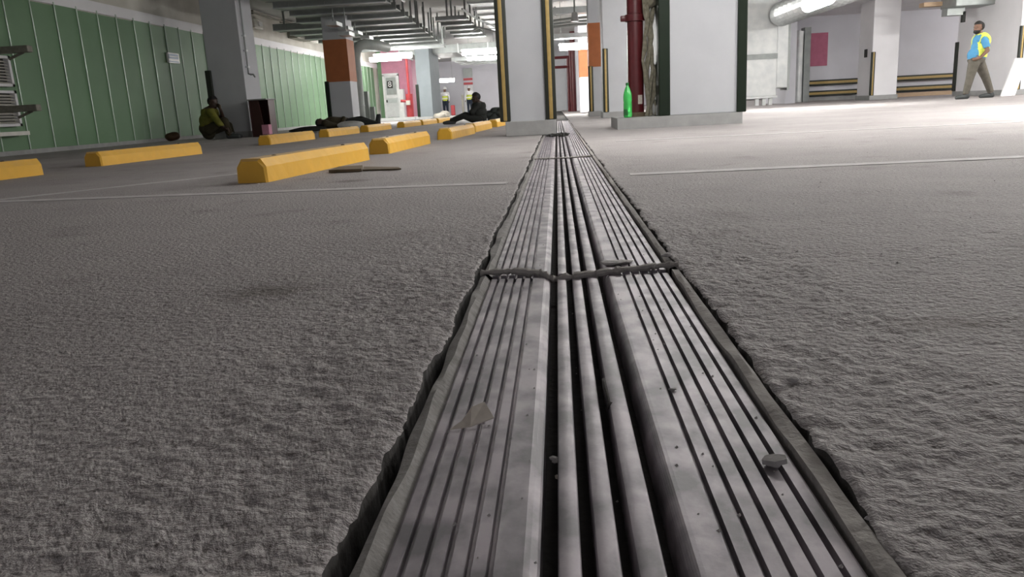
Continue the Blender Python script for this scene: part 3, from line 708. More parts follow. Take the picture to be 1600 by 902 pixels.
for p in (W(745, 30, 20.2), W(748, 43, 22.8)): MB().tube([p, (p[0], p[1], 3.39)], .012, 6).build('hanger', 'galvd', t, False, True)
# wall mounted services on the left wall
t = thing('wall_conduit', 'thin conduit along the top of the green wall', 'pipe', (-8.45, 24, 3.3))
MB().tube([(-8.44, 12, 3.30), (-8.44, 30, 3.30)], .03, 8).build('conduit', 'steel', t, False, True)
for y in (14, 18, 20, 22.5, 25, 28): MB().box(-8.53, -8.40, y, y + .05, 3.25, 3.35).build('clip', 'steel', t, False, True)
t = thing('emergency_light', 'small square emergency light high on the white plaster', 'light', (-8.4, 21.2, 2.85))
MB().box(-8.53, -8.38, 22.45, 23.1, 2.87, 3.13, 0, .02).build('light_body', 'offw', t, False, True)
MB().box(-8.385, -8.35, 22.75, 23.0, 2.95, 3.07).build('light_lens', 'white', t, False, True)
t = thing('junction_box', 'pair of grey boxes high on the plaster near the rust banded column', 'box', (-8.4, 26, 2.7))
MB().box(-8.53, -8.2, 25.6, 26.8, 2.84, 3.18, 0, .02).build('box_body', 'steel', t, False, True)
MB().box(-8.53, -8.25, 27.1, 28.1, 2.84, 3.14, 0, .02).build('box_body', 'offw', t, False, True)
# grey elbow duct
t = thing('elbow_duct', 'round grey duct bending down beside the rust banded column', 'duct', (-5.6, 22, 0))
P = [W(564, 187, 22), W(559, 130, 22), W(555.5, 92, 22), W(556.5, 80, 22), W(561, 72, 22), W(570, 69, 22.1), W(590, 71, 22.8), W(604, 74, 23.5)]
MB().tube(P, .14, 18).build('duct', 'greypipe', t, True, True)
a = P[0]; MB().lathe([(.19, 0), (.19, .12), (.14, .13)], 18, (a[0], a[1], 0)).build('duct_foot', 'plinth', t, True, True)
MB().tube([(a[0], a[1], .1), a], .14, 18).build('duct_stub', 'greypipe', t, True, True)
for v in (166, 110):
    c = W(562 if v > 150 else 557, v, 22); MB().lathe([(.15, -.02), (.155, 0), (.15, .02)], 18, c).build('duct_band', 'galvd', t, True, True)
t = thing('electrical_cabinet', 'grey electrical cabinet beside the elbow duct', 'cabinet', (-5.4, 23.5, .3))
a = W(566, 178, 23.4); b = W(574, 150, 23.4)
MB().box(a[0], a[0] + .24, 23.3, 23.5, 0, 1.0, 0, .01).build('cabinet_body', 'greypipe', t, False, True)
MB().box(a[0] + .27, a[0] + .4, 23.3, 23.45, 0, .55, 0, .01).build('switch_box', 'galvd', t, False, True)
# slim pale batten hangers stepping above the elbow
for k, (u, v, y) in enumerate(((517, 37, 18.27), (536, 44, 19.64), (537, 53, 18.27), (552, 51, 21.0), (570, 59, 22.4), (588, 65, 23.75))):
    a = W(u, v, y)
    t = thing('pipe_bracket', 'short pale bracket hung above the elbow duct, %s from the left' % ORD[k], 'bracket', a, 0, 'pale brackets along the tray ends')
    MB().box(a[0] - .13, a[0] + .13, y, y + .5, a[2] - .03, a[2] + .05).build('bracket', 'galv', t, False, True)
    MB().box(a[0] - .01, a[0] + .01, y + .2, y + .22, a[2] + .05, 3.39).build('hanger', 'galvd', t, False, True)

# ------------------------------------------------------------------ door block at the end of the green wall
wb = thing('wall_end', 'pink painted end wall around the white door', '', (-7.5, 38.2, 0), kind='structure')
dz = .12
dx0, dx1 = W(602.5, 186, 38)[0], W(627.5, 186, 38)[0]
MB().box(-8.5, dx0 - .02, 38.1, 40, 0, 3.4).build('plaster', 'green', wb, world=True)
MB().box(dx0 - .02, -6.85, 38.1, 40, 2.05 + dz, 3.4).build('pink_head', 'pinkl', wb, world=True)
MB().box(dx1 + .02, -6.85, 38.1, 40, 0, 2.05 + dz).build('pink_jamb', 'pinkl', wb, world=True)
MB().box(-8.44, -6.2, 36.2, 38.1, 0, dz).build('door_step', 'white', wb, world=True)
d = thing('door_1', 'white door with a numbered grey upper panel', '', ((dx0 + dx1) / 2, 38.05, dz), kind='structure')
MB().box(dx0, dx0 + .09, 38.0, 38.2, dz, dz + 2.0).build('frame', 'white', d, world=True)
MB().box(dx1 - .09, dx1, 38.0, 38.2, dz, dz + 2.0).build('frame', 'white', d, world=True)
MB().box(dx0, dx1, 38.0, 38.2, dz + 1.95, dz + 2.07).build('frame', 'white', d, world=True)
lf = MB().box(dx0 + .09, dx1 - .09, 38.06, 38.12, dz + .02, dz + 1.95).build('leaf', 'doorw', d, world=True)
MB().box(dx0 + .15, dx1 - .15, 38.045, 38.07, dz + 1.08, dz + 1.88).build('leaf_panel', 'galvd', lf, world=True)
MB().box(dx0 + .13, dx1 - .12, 38.03, 38.07, dz + .92, dz + 1.04).build('push_bar', 'white', lf, world=True)
MB().box(dx0 + .15, dx1 - .15, 38.04, 38.07, dz + .70, dz + .90).build('kick_panel', 'galv', lf, world=True)
MB().box(dx0 + .11, dx0 + .17, 38.02, 38.07, dz + .72, dz + .84).build('handle', 'dark', lf, world=True)
def text(body, size, loc, mt, parent, depth=.004, rot=(math.pi / 2, 0, 0), name='lettering'):
    cu = bpy.data.curves.new(name, 'FONT'); cu.body = body; cu.size = size; cu.extrude = depth; cu.align_x = 'CENTER'; cu.align_y = 'CENTER'
    tmp = bpy.data.objects.new(name, cu); COL.objects.link(tmp)
    dg = bpy.context.evaluated_depsgraph_get(); me = bpy.data.meshes.new_from_object(tmp.evaluated_get(dg)); bpy.data.objects.remove(tmp)
    me.materials.clear(); me.materials.append(M[mt])
    o = bpy.data.objects.new(name, me); COL.objects.link(o); o.parent = parent
    o.matrix_parent_inverse = full_mat(parent).inverted(); o.location = loc; o.rotation_euler = rot
    return o
cx = (dx0 + dx1) / 2 - .05
MB().box(cx - .13, cx + .13, 38.03, 38.05, dz + 1.38, dz + 1.72).build('number_plate', 'dark', lf, world=True)
text('8', .36, (cx, 38.026, dz + 1.55), 'white', d)
tag(MB().box(dx1 + .03, dx1 + .25, 37.6, 38.05, dz, dz + 1.3).build('control_box', 'white'), 'slim white box standing right of the door', 'box')
t = thing('fire_hydrant', 'red fire standpipe with a hose outlet right of the door', 'hydrant', (-6.6, 37, 0))
hx = W(641, 170, 36.5)[0]
MB().tube([(hx, 36.5, 0.12), (hx, 36.5, 1.15)], .16, 14).build('standpipe', 'redb', t, True, True)
MB().tube([(hx, 36.5, 1.15), (hx, 36.5, 3.39)], .06, 10).build('riser', 'redb', t, True, True)
MB().tube([(hx, 36.45, .82), (hx - .4, 36.4, .86)], .06, 10).build('outlet', 'redb', t, True, True)
MB().box(hx - .12, hx + .06, 36.2, 36.35, .66, .86).build('hose_box', 'offw', t, False, True)
struct(MB().box(-6.85, -6.5, 36, 36.5, 0, .12).build('trim_6', 'white'), 'white step edge')
# far bits
t = thing('metal_gate', 'dark framed mesh gate leaf beyond the bluish column', 'gate', (-5, 40, 0))
a = W(676, 182, 40)[0]; b = W(684.5, 182, 40)[0]
for x in (a, b): MB().box(x - .03, x + .03, 40, 40.06, 0, 2.35).build('stile', 'steel', t, False, True)
for z in (.12, .42, 1.42, 1.85, 2.3): MB().box(a, b, 40, 40.06, z, z + .06).build('crossbar', 'steel', t, False, True)
MB().box(a + .03, b - .03, 40.02, 40.04, .18, 2.3).build('gate_panel', 'galvd', t, False, True)
d2 = thing('door_2', 'bright lit doorway in the far wall', '', (-5.4, 51.9, 0), kind='structure')
a, b = W(727, 170, 51.9)[0], W(741, 170, 51.9)[0]
MB().box(a, b, 51.92, 51.99, 0, 1.85).build('leaf', 'white', d2, world=True)
for z in (1.88, 2.15): MB().box(a, b, 51.9, 52, z, z + .14).build('red_rail', 'redb', d2, world=True)
MB().box(a, b, 51.85, 52, 2.35, 2.9).build('vent_box', 'galvd', d2, world=True)
d3 = thing('door_3', 'bright white door at the end of the joint', '', (.2, 45, 0), kind='structure')
a, b = W(868, 160, 45)[0], W(883, 160, 45)[0]
MB().box(a, b, 45, 45.08, 0, 1.95).build('leaf', 'white', d3, world=True)
MB().box(a - .06, b + .06, 44.98, 45.1, 1.95, 2.05).build('frame', 'steel', d3, world=True)
MB().box(b, b + .08, 44.98, 45.1, 0, 2.0).build('frame', 'galvd', d3, world=True)
struct(MB().box(-1.2, 2.2, 45.1, 45.4, 0, 3.4).build('wall_joint_end', 'wall'), 'pale wall at the end of the joint')
t = thing('red_pipe_rack', 'group of dark red pipes standing at the far end of the joint', 'pipe', (.85, 36, 0))
for u, r, top in ((889, .05, 2.3), (893, .07, 2.6), (897, .11, 3.35)):
    x = W(u, 160, 35)[0]; MB().tube([(x, 35, 0), (x, 35, top)], r, 10).build('pipe', 'red', t, True, True)
for z in (1.9, 2.3): MB().tube([(W(868, 130, 35)[0], 35, z), (W(897, 130, 35)[0], 35, z)], .06, 8).build('pipe', 'red', t, True, True)
tag(MB().box(W(705, 180, 49)[0], W(711, 180, 49)[0], 49, 49.3, 0, .62, 0, .03).build('red_container', 'redb'), 'small red container beside the standing worker', 'container')
t = thing('rubble_heap', 'low pale heap of sacks beside the bluish column', 'sack', (-4.6, 33, 0))
for k, (u, yy, r) in enumerate(((688, 31, .22), (693, 31.5, .26), (684, 31.8, .2))):
    x = W(u, 180, yy)[0]; MB().blob((x, yy, r * .55), (r, r, r * .65), 70 + k, .25, 2).build('sack', 'sackc', t, True, True)
tag(MB().box(W(722, 170, 48)[0], W(722, 170, 48)[0] + .12, 48, 48.1, 0, 1.2).build('bollard_post', 'steel'), 'thin olive post in front of the far wall', 'post')

# ------------------------------------------------------------------ left wall fittings
t = thing('blue_sign', 'small blue sign with white lines on the green wall', 'sign', (-8.46, 16.9, 1.9))
a = W(262, 83, 16.6); 
def ywall(u, xw):
    r = ROT @ np.array([(u - 800) / FPX, -(90 - 451) / FPX, -1.]); return float(r[1] * xw / r[0])
y0, y1 = ywall(263, -8.46), ywall(280, -8.46)
zt = W(270, 83, (y0 + y1) / 2)[2]; zb = W(270, 99, (y0 + y1) / 2)[2]
MB().box(-8.50, -8.46, y0, y1, zb, zt).build('sign_board', 'white', t, False, True)
MB().box(-8.462, -8.455, y0 + .02, y1 - .05, zb + (zt - zb) * .42, zt - (zt - zb) * .12).build('sign_field', 'blue', t, False, True)
MB().box(-8.462, -8.455, y0 + .02, y1 - .05, zb + (zt - zb) * .08, zb + (zt - zb) * .2).build('sign_line', 'blue', t, False, True)
MB().box(-8.456, -8.452, y0 + .05, y1 - .09, zb + (zt - zb) * .60, zb + (zt - zb) * .68).build('sign_line', 'offw', t, False, True)
t = thing('wall_louvre', 'white framed louvre unit on the green wall at the picture edge', 'louvre', (-8.4, 11.6, 1))
y0, y1 = 10.2, 12.02
for z0, z1 in ((.44, .98), (1.04, 1.50)):
    f = MB(); f.box(-8.5, -8.40, y0, y1, z0, z0 + .04); f.box(-8.5, -8.40, y0, y1, z1 - .04, z1)
    f.box(-8.5, -8.40, y1 - .05, y1, z0, z1); f.box(-8.5, -8.40, y0, y0 + .05, z0, z1); fr = f.build('louvre_frame', 'wallw', t, False, True)
    n = int((z1 - z0 - .08) / .045)
    for k in range(n):
        z = z0 + .045 + k * .045
        MB().add([(-8.49, y0 + .05, z + .03), (-8.42, y0 + .05, z), (-8.42, y1 - .05, z), (-8.49, y1 - .05, z + .03), (-8.49, y0 + .05, z + .036), (-8.42, y0 + .05, z + .006), (-8.42, y1 - .05, z + .006), (-8.49, y1 - .05, z + .036)],
                 [(0, 1, 2, 3), (7, 6, 5, 4), (0, 4, 5, 1), (1, 5, 6, 2), (2, 6, 7, 3), (3, 7, 4, 0)]).build('slat', 'offw', fr, False, True)
    MB().box(-8.5, -8.48, y0 + .05, y1 - .05, z0 + .04, z1 - .04).build('louvre_back', 'dark', fr, False, True)
MB().box(-8.5, -8.32, y0, y1 + .02, .30, .36).build('louvre_sill', 'offw', t, False, True)
for (u1, v, lab) in ((47, 77, 'upper grey steel channel jutting in at the picture edge'), (61, 169, 'lower grey steel channel jutting in over the louvre unit')):
    y = 11.3; a = W(u1, v, y)
    t = thing('steel_channel', lab, 'channel', (a[0], y, a[2]))
    m = MB(); m.box(-8.5, a[0], y - .06, y + .06, a[2] - .04, a[2] + .055, 0, .008); m.build('channel', 'steel', t, False, True)
    MB().box(-8.52, -8.44, y - .1, y + .1, a[2] - .12, a[2] + .1).build('wall_plate', 'steel', t, False, True)
    MB().tube([(a[0] - .1, y, a[2] - .03), (a[0] - .34, y, a[2] - .12)], .02, 6).build('brace', 'steel', t, False, True)
tag(MB().blob((W(270, 213, 16.3)[0], 16.3, .095), (.15, .13, .095), 31, .12, 3).build('brown_bundle', 'bag', None, True), 'small dark brown bundle on the floor against the green wall', 'bundle')
# maroon cabinet
t = thing('open_cabinet', 'dark maroon open metal cabinet standing beside the left column', 'cabinet', (-6.5, 17.0, 0), -.12)
MB().box(-.19, .19, .24, .26, .02, .74).build('back_panel', 'maroon', t); MB().box(-.19, -.17, -.12, .26, 0, .74).build('side_panel', 'maroon', t)
MB().box(.17, .19, -.02, .26, 0, .74).build('side_panel', 'maroon', t); MB().box(-.21, .22, -.16, .28, .74, .765, 0, .006).build('cabinet_top', 'plinth', t)
MB().box(-.19, .19, -.12, .26, 0, .02).build('bottom_panel', 'maroon', t)
MB().add([(-.17, -.11, .02), (.10, -.12, .02), (.02, -.12, .74), (-.17, -.11, .74), (-.17, -.09, .02), (.10, -.10, .02), (.02, -.10, .74), (-.17, -.09, .74)], [(0, 1, 2, 3), (7, 6, 5, 4), (0, 4, 5, 1), (1, 5, 6, 2), (2, 6, 7, 3), (3, 7, 4, 0)]).build('door', 'maroon', t)
MB().box(.05, .21, -.16, -.02, .04, .24, 0, .008).build('tray', 'pinkl', t)
t.location = (W(412.5, 211, 16.25)[0], 16.25, 0)

# ------------------------------------------------------------------ people
def person(label, prims, clothes, voxel=.012, skin='skin', extra=None):
    """prims: (p0, r0, p1, r1, region) tapered capsules and (centre, (rx, ry, rz), region) ellipsoids, fused into one body"""
    allp = [Vector(p[0]) for p in prims]
    org = Vector((sum(p.x for p in allp) / len(allp), sum(p.y for p in allp) / len(allp), 0))
    bm = bmesh.new(); segs = []
    for pr in prims:
        if len(pr) == 3:
            c, r, reg = pr; g = bmesh.ops.create_icosphere(bm, subdivisions=3, radius=1)['verts']
            for v in g: v.co = Vector((c[0] + v.co.x * r[0], c[1] + v.co.y * r[1], c[2] + v.co.z * r[2])) - org
            segs.append((Vector(c), Vector(c), min(r) * .5 + max(r) * .5, min(r) * .5 + max(r) * .5, reg))
        else:
            p0, r0, p1, r1, reg = pr; p0, p1 = Vector(p0), Vector(p1)
            mm = MB(); k = 5; ps = [p0.lerp(p1, i / k) for i in range(k + 1)]
            mm.tube(ps, [r0 + (r1 - r0) * i / k for i in range(k + 1)], 14)
            vs = [bm.verts.new(Vector(v) - org) for v in mm.v]
            for f in mm.f: bm.faces.new([vs[i] for i in f])
            for p, r in ((p0, r0), (p1, r1)):
                g = bmesh.ops.create_icosphere(bm, subdivisions=2, radius=r)['verts']
                for v in g: v.co += p - org
            segs.append((p0, p1, r0, r1, reg))
    bmesh.ops.recalc_face_normals(bm, faces=bm.faces[:])
    me = bpy.data.meshes.new('person'); bm.to_mesh(me); bm.free()
    o = bpy.data.objects.new('person', me); COL.objects.link(o); o.location = org
    md = o.modifiers.new('r', 'REMESH'); md.mode = 'VOXEL'; md.voxel_size = voxel
    md = o.modifiers.new('s', 'SMOOTH'); md.iterations = 4; md.factor = .5
    dg = bpy.context.evaluated_depsgraph_get(); nm = bpy.data.meshes.new_from_object(o.evaluated_get(dg)); o.modifiers.clear(); o.data = nm
    nm.materials.clear(); nm.materials.append(M[skin]); nm.shade_smooth()
    tag(o, label, 'person')
    nv = len(nm.vertices); co = np.empty(nv * 3); nm.vertices.foreach_get('co', co); co = co.reshape(-1, 3)
    no = np.empty(nv * 3); nm.vertices.foreach_get('normal', no); no = no.reshape(-1, 3)
    best = np.full(nv, 1e9); reg = np.zeros(nv, int); names = sorted({s_[4] for s_ in segs})
    for a, b, ra, rb, rg in segs:
        a = np.array(a - org); b = np.array(b - org); d = b - a; L = max(d @ d, 1e-9)
        t_ = np.clip(((co - a) @ d) / L, 0, 1); dist = np.linalg.norm(co - a - t_[:, None] * d, axis=1) - (ra + (rb - ra) * t_)
        k = dist < best; best[k] = dist[k]; reg[k] = names.index(rg)
    polys = [tuple(p.vertices) for p in nm.polygons]
    for cname, regs, mt, off, test in clothes:
        ids = [names.index(r) for r in regs if r in names]; ok = np.isin(reg, ids)
        if test is not None: ok &= test(co + np.array(org), no)
        fs = [p for p in polys if all(ok[i] for i in p)]
        if not fs: continue
        used = sorted({i for p in fs for i in p}); mp = {v: i for i, v in enumerate(used)}
        # a shell with an outer and an inner side, closed along its hems
        out = co[used] + no[used] * off; inn = co[used] + no[used] * .001
        n = len(used); F = [tuple(mp[i] for i in p) for p in fs]; F2 = [tuple(n + i for i in p[::-1]) for p in F]
        cnt = {}
        for p in F:
            for i in range(len(p)): e = (p[i], p[(i + 1) % len(p)]); cnt[e] = 1
        rim = [(b, a, n + a, n + b) for (a, b) in cnt if (b, a) not in cnt]
        cm = bpy.data.meshes.new(cname); cm.from_pydata([tuple(v) for v in np.concatenate([out, inn])], [], F + F2 + rim); cm.materials.append(M[mt]); cm.shade_smooth()
        c = bpy.data.objects.new(cname, cm); COL.objects.link(c); c.parent = o
    return o
def hand(wr, dr, side, up, reg='hand', k=1.0, curl=.6):
    """palm, four curled fingers and a thumb from a wrist point"""
    wr = Vector(wr); d = Vector(dr).normalized(); s_ = Vector(side).normalized(); n = d.cross(s_).normalized() * (1 if up >= 0 else -1)
    pr = [(wr, .026 * k, wr + d * .08 * k, .033 * k, reg)]
    for j, L in enumerate((.070, .080, .075, .058)):
        b = wr + d * .085 * k + s_ * (-.03 + .02 * j) * k; m_ = b + d * L * .5 * k - n * .008; e = m_ + (d * (1 - curl) - n * curl).normalized() * L * .5 * k
        pr += [(b, .0105 * k, m_, .0095 * k, reg), (m_, .0095 * k, e, .008 * k, reg)]
    b = wr + d * .03 * k - s_ * .028 * k; pr += [(b, .014 * k, b + (d * .7 - s_ * .7).normalized() * .045 * k, .011 * k, reg), (b + (d * .7 - s_ * .7).normalized() * .045 * k, .011 * k, b + d * .075 * k - s_ * .04 * k, .009 * k, reg)]
    return pr
def head(c, face, r=.1, neck=None):
    """skull, jaw, nose, brow, ears; face is the direction looked in"""
    c = Vector(c); f = Vector(face).normalized(); s_ = Vector((0, 0, 1)).cross(f).normalized(); u = f.cross(s_).normalized()
    pr = [(c + u * .025, (r * .82, r * .82, r * 1.02), 'head'), (c + f * .02 - u * .045, (r * .66, r * .66, r * .85), 'head'), (c - f * .025 + u * .02, (r * .85, r * .85, r * .9), 'head'),
          (c + f * .09 - u * .012, .010, c + f * .108 - u * .035, .016, 'head'), (c + f * .075 - u * .075, .026, c + f * .078 - u * .085, .028, 'jaw')]
    for k in (-1, 1):
        pr += [(c + s_ * k * .082 - u * .01, .014, c + s_ * k * .088 - u * .04, .010, 'ear'), (c + f * .076 + s_ * k * .03 + u * .022, .012, c + f * .07 + s_ * k * .05 + u * .022, .012, 'head')]
    if neck is not None: pr.append((c - u * .06 - f * .01, .055, Vector(neck), .062, 'neck'))
    return pr
def eyes(o, c, face, mt='eyew'):
    c = Vector(c); f = Vector(face).normalized(); s_ = Vector((0, 0, 1)).cross(f).normalized(); u = f.cross(s_).normalized()
    for k in (-1, 1):
        e = MB().blob(c + f * .079 + s_ * k * .033 + u * .002, (.010, .010, .007), 1, 0, 2).build('eye', mt, o, True, True)
        MB().blob(c + f * .0885 + s_ * k * .033 + u * .002, (.006, .006, .006), 1, 0, 2).build('pupil', 'hair', e, True, True)
    MB().box(-.022, .022, -.004, .004, -.004, .004, 0, .002)

# -- the walking man
Y = 17.6
hc = Vector(W(1529, 43, Y)); fdir = Vector((-1, -.25, -.05))
nk = W(1533, 57, Y); sp = lambda u, v, dy=0: W(u, v, Y + dy)
gz = 0
def foot(ank, toe, reg='shoe'):
    a = Vector(ank); t_ = Vector(toe); d = (t_ - a); d.z = 0; d = d.normalized()
    return [(a, .048, Vector((a.x, a.y, .055)) - d * .02, .050, reg), (Vector((a.x, a.y, .045)) - d * .03, .045, Vector((a.x, a.y, .045)) + d * .12, .043, reg), (Vector((a.x, a.y, .045)) + d * .1, .042, Vector((a.x, a.y, .036)) + d * .19, .036, reg)]
pr = head(hc, fdir, .1, nk)
pr += [(nk, .075, sp(1533, 62), .10, 'torso'), (sp(1533, 64), (.145, .175, .15), 'torso'), (sp(1531, 74), (.150, .165, .17), 'torso'), (sp(1526, 86), (.165, .17, .16), 'torso'), (sp(1525.5, 93), (.150, .17, .12), 'hips'),
       (sp(1533, 60, -.13), .075, sp(1538, 62, -.19), .068, 'torso'), (sp(1533, 60, .13), .075, sp(1530, 62, .19), .068, 'torso'),
       (sp(1538, 62, -.20), .062, sp(1541.5, 72, -.235), .054, 'sleeve'), (sp(1541.5, 72, -.235), .045, sp(1543, 79, -.25), .042, 'arm'), (sp(1543, 79, -.25), .042, sp(1532, 90, -.24), .030, 'arm'),
       (sp(1530, 62, .20), .062, sp(1525, 72, .24), .054, 'sleeve'), (sp(1525, 72, .24), .045, sp(1523, 79, .25), .042, 'arm'), (sp(1523, 79, .25), .042, sp(1523, 94, .22), .030, 'arm')]
pr += hand(sp(1532, 90, -.24), (-1, .1, -.25), (0, .3, -1), 1) + hand(sp(1523, 94, .22), (-.2, 0, -1), (0, 1, 0), 1)
a1 = Vector(W(1509, 146, Y - .08)); a2 = Vector(W(1548, 144, Y + .1))
pr += [(sp(1522, 98, -.09), .098, sp(1515.5, 122, -.09), .066, 'leg'), (sp(1515.5, 122, -.09), .066, a1, .048, 'leg'), (sp(1530, 98, .09), .098, sp(1540, 121, .1), .066, 'leg'), (sp(1540, 121, .1), .066, a2, .048, 'leg')]
pr += foot(a1, a1 + Vector((-1, -.1, 0))) + foot(a2, a2 + Vector((-1, .1, 0)))
man = person('man in blue shirt and yellow vest walking past the pillars', pr, [
    ('shirt', ['torso', 'sleeve', 'neck'], 'shirt', .014, lambda p, n: p[:, 2] < hc.z - .14),
    ('shirt_tail', ['hips', 'leg'], 'shirt', .022, lambda p, n: p[:, 2] > .90),
    ('trousers', ['leg', 'hips'], 'trouser', .016, lambda p, n: p[:, 2] < 1.0),
    ('shoes', ['shoe'], 'shoe', .006, None),
    ('safety_vest', ['torso', 'hips', 'leg'], 'vest', .032, lambda p, n: (p[:, 2] > .84) & (p[:, 2] < 1.50) & (p[:, 0] > sp(1523.5 , 75)[0] + np.clip(p[:, 2] - 1.2, 0, 1) * .25)),
    ('hair', ['head'], 'hair', .012, lambda p, n: ((p[:, 2] > hc.z + .055) | ((p[:, 0] > hc.x + .03) & (p[:, 2] > hc.z - .05)))),
    ('beard', ['head', 'jaw'], 'hair', .010, lambda p, n: (p[:, 2] < hc.z - .055) & (p[:, 0] < hc.x + .02) & (p[:, 2] > hc.z - .14)),
], .011)
eyes(man, hc, fdir)
# -- the seated man by the green wall
Y = 16.05
hc = Vector(W(333, 160, Y)); fdir = Vector((.9, -.45, -.15)); nk = sp(329, 170)
pr = head(hc, fdir, .105, nk)
pr += [(nk, .075, sp(328, 174), .10, 'torso'), (sp(328, 177), (.16, .19, .14), 'torso'), (sp(326, 189), (.17, .18, .17), 'torso'), (sp(325, 201), (.16, .19, .14), 'hips'),
       (sp(328, 174, -.12), .08, sp(329, 176, -.19), .07, 'torso'), (sp(328, 174, .12), .08, sp(331, 176, .18), .07, 'torso'),
       (sp(330, 177, -.2), .062, sp(342, 192, -.26), .048, 'sleeve'), (sp(342, 192, -.26), .046, sp(350, 199, -.2), .032, 'sleeve'),
       (sp(332, 177, .19), .06, sp(349, 186, .1), .046, 'arm'), (sp(349, 186, .1), .045, sp(345, 172, -.06), .032, 'arm'),
       (sp(327, 203, -.1), .10, sp(351, 189, -.16), .068, 'leg'), (sp(351, 189, -.16), .066, W(359, 211, Y - .16), .05, 'leg'),
       (sp(328, 204, .1), .10, sp(357, 196, .14), .068, 'leg'), (sp(357, 196, .14), .066, W(363, 212, Y + .1), .05, 'leg'),
       (sp(325, 207), .12, Vector((sp(326, 208)[0], Y, .13)), .125, 'hips')]
pr += hand(sp(350, 199, -.2), (.8, 0, -.5), (0, 1, 0), 1) + hand(sp(345, 172, -.06), (-.15, -.1, 1), (.8, -.4, 0), 1)
for dy, u in ((-.16, 359), (.1, 363)): a = Vector(W(u, 211, Y + dy)); a.z = .09; pr += foot(a, a + Vector((1, -.1, 0)))
m1 = person('man in olive yellow vest sitting against the green wall, hand at face', pr, [
    ('jacket', ['sleeve', 'torso', 'hips'], 'vestd', .018, lambda p, n: (p[:, 2] < hc.z - .13) & (p[:, 2] > .26)),
    ('trousers', ['leg', 'hips'], 'brownc', .014, lambda p, n: p[:, 2] < .62), ('shoes', ['shoe'], 'shoe', .006, None),
    ('hair', ['head'], 'hair', .012, lambda p, n: (p[:, 2] > hc.z + .05) | ((p[:, 0] < hc.x - .03) & (p[:, 2] > hc.z - .06))),
], .013, 'skind')
eyes(m1, hc, fdir)
# -- the seated man in black
Y = 19.4
hc = Vector(W(743.5, 153, Y)); fdir = Vector((-.85, -.5, -.1)); nk = sp(746, 160)
pr = head(hc, fdir, .105, nk)
pr += [(nk, .08, sp(747, 163), .10, 'torso'), (sp(748, 166), (.165, .2, .13), 'torso'), (sp(749, 175), (.17, .19, .16), 'torso'), (sp(749.5, 185), (.17, .19, .13), 'hips'), (Vector((sp(749, 188)[0], Y, .125)), .12, Vector((sp(746, 188)[0], Y, .12)), .115, 'hips'),
       (sp(747, 163, -.12), .08, sp(746, 164.5, -.2), .07, 'torso'), (sp(747, 163, .12), .08, sp(750, 164.5, .2), .07, 'torso'),
       (sp(746, 165, -.2), .064, sp(737, 175, -.25), .05, 'sleeve'), (sp(737, 175, -.25), .048, sp(739, 178.5, -.12), .034, 'sleeve'),
       (sp(750, 165, .2), .064, sp(742, 174, .22), .05, 'sleeve'), (sp(742, 174, .22), .048, sp(737, 178, .05), .034, 'sleeve'),
       (sp(748, 188, -.1), .105, sp(725, 181, -.12), .07, 'leg'), (sp(725, 181, -.12), .068, W(706, 188.5, Y - .1), .05, 'leg'),
       (sp(748, 187, .1), .105, sp(727, 180, .14), .07, 'leg'), (sp(727, 180, .14), .068, W(708, 188, Y + .14), .05, 'leg')]
pr += hand(sp(739, 178.5, -.12), (-.7, .4, -.5), (0, .6, .5), 1) + hand(sp(737, 178, .05), (-.7, -.4, -.5), (0, .6, -.5), 1)
for u, dy in ((706, -.1), (708, .14)): a = Vector(W(u, 188, Y + dy)); a.z = .1; pr += foot(a, a + Vector((-1, -.1, 0)))
m2 = person('man in black sitting with stretched legs left of the striped column', pr, [
    ('jacket', ['sleeve', 'torso', 'hips', 'neck'], 'darkcloth', .018, lambda p, n: p[:, 2] < hc.z - .12),
    ('trousers', ['leg'], 'darkcloth', .014, None), ('shoes', ['shoe'], 'shoe', .006, None),
    ('hair', ['head'], 'hair', .012, lambda p, n: (p[:, 2] > hc.z + .05) | ((p[:, 0] > hc.x + .03) & (p[:, 2] > hc.z - .06))),
], .013, 'skind')
eyes(m2, hc, fdir)
# -- the lying man
def lp(u, v, y): p = W(u, v, y); return Vector(p)
hc = lp(500, 193.5, 18.5); hc.z = .20; fdir = Vector((.25, -.5, 1))
ps = [lp(508, 196, 18.6), lp(518, 196, 18.75), lp(530, 196, 18.95), lp(540, 196, 19.1)]
for p, z in zip(ps, (.17, .17, .16, .15)): p.z = z
f_ = Vector((1, .4, 0)).normalized(); s_ = Vector((-.4, 1, 0)).normalized()
pr = [(hc, (.1, .1, .095), 'head'), (hc + f_ * .03 + Vector((0, 0, .01)), (.085, .085, .08), 'head'), (hc + Vector((0, -.02, .085)), .012, hc + Vector((0.03, -.02, .1)), .014, 'head'), (hc, .06, ps[0], .065, 'neck'),
      (ps[0], .09, ps[1], .14, 'torso'), (ps[1], .15, ps[2], .14, 'torso'), (ps[2], .14, ps[3], .135, 'hips'),
      (ps[0] - s_ * .1, .09, ps[0] - s_ * .2, .07, 'torso'), (ps[0] + s_ * .1, .09, ps[0] + s_ * .2, .07, 'torso')]
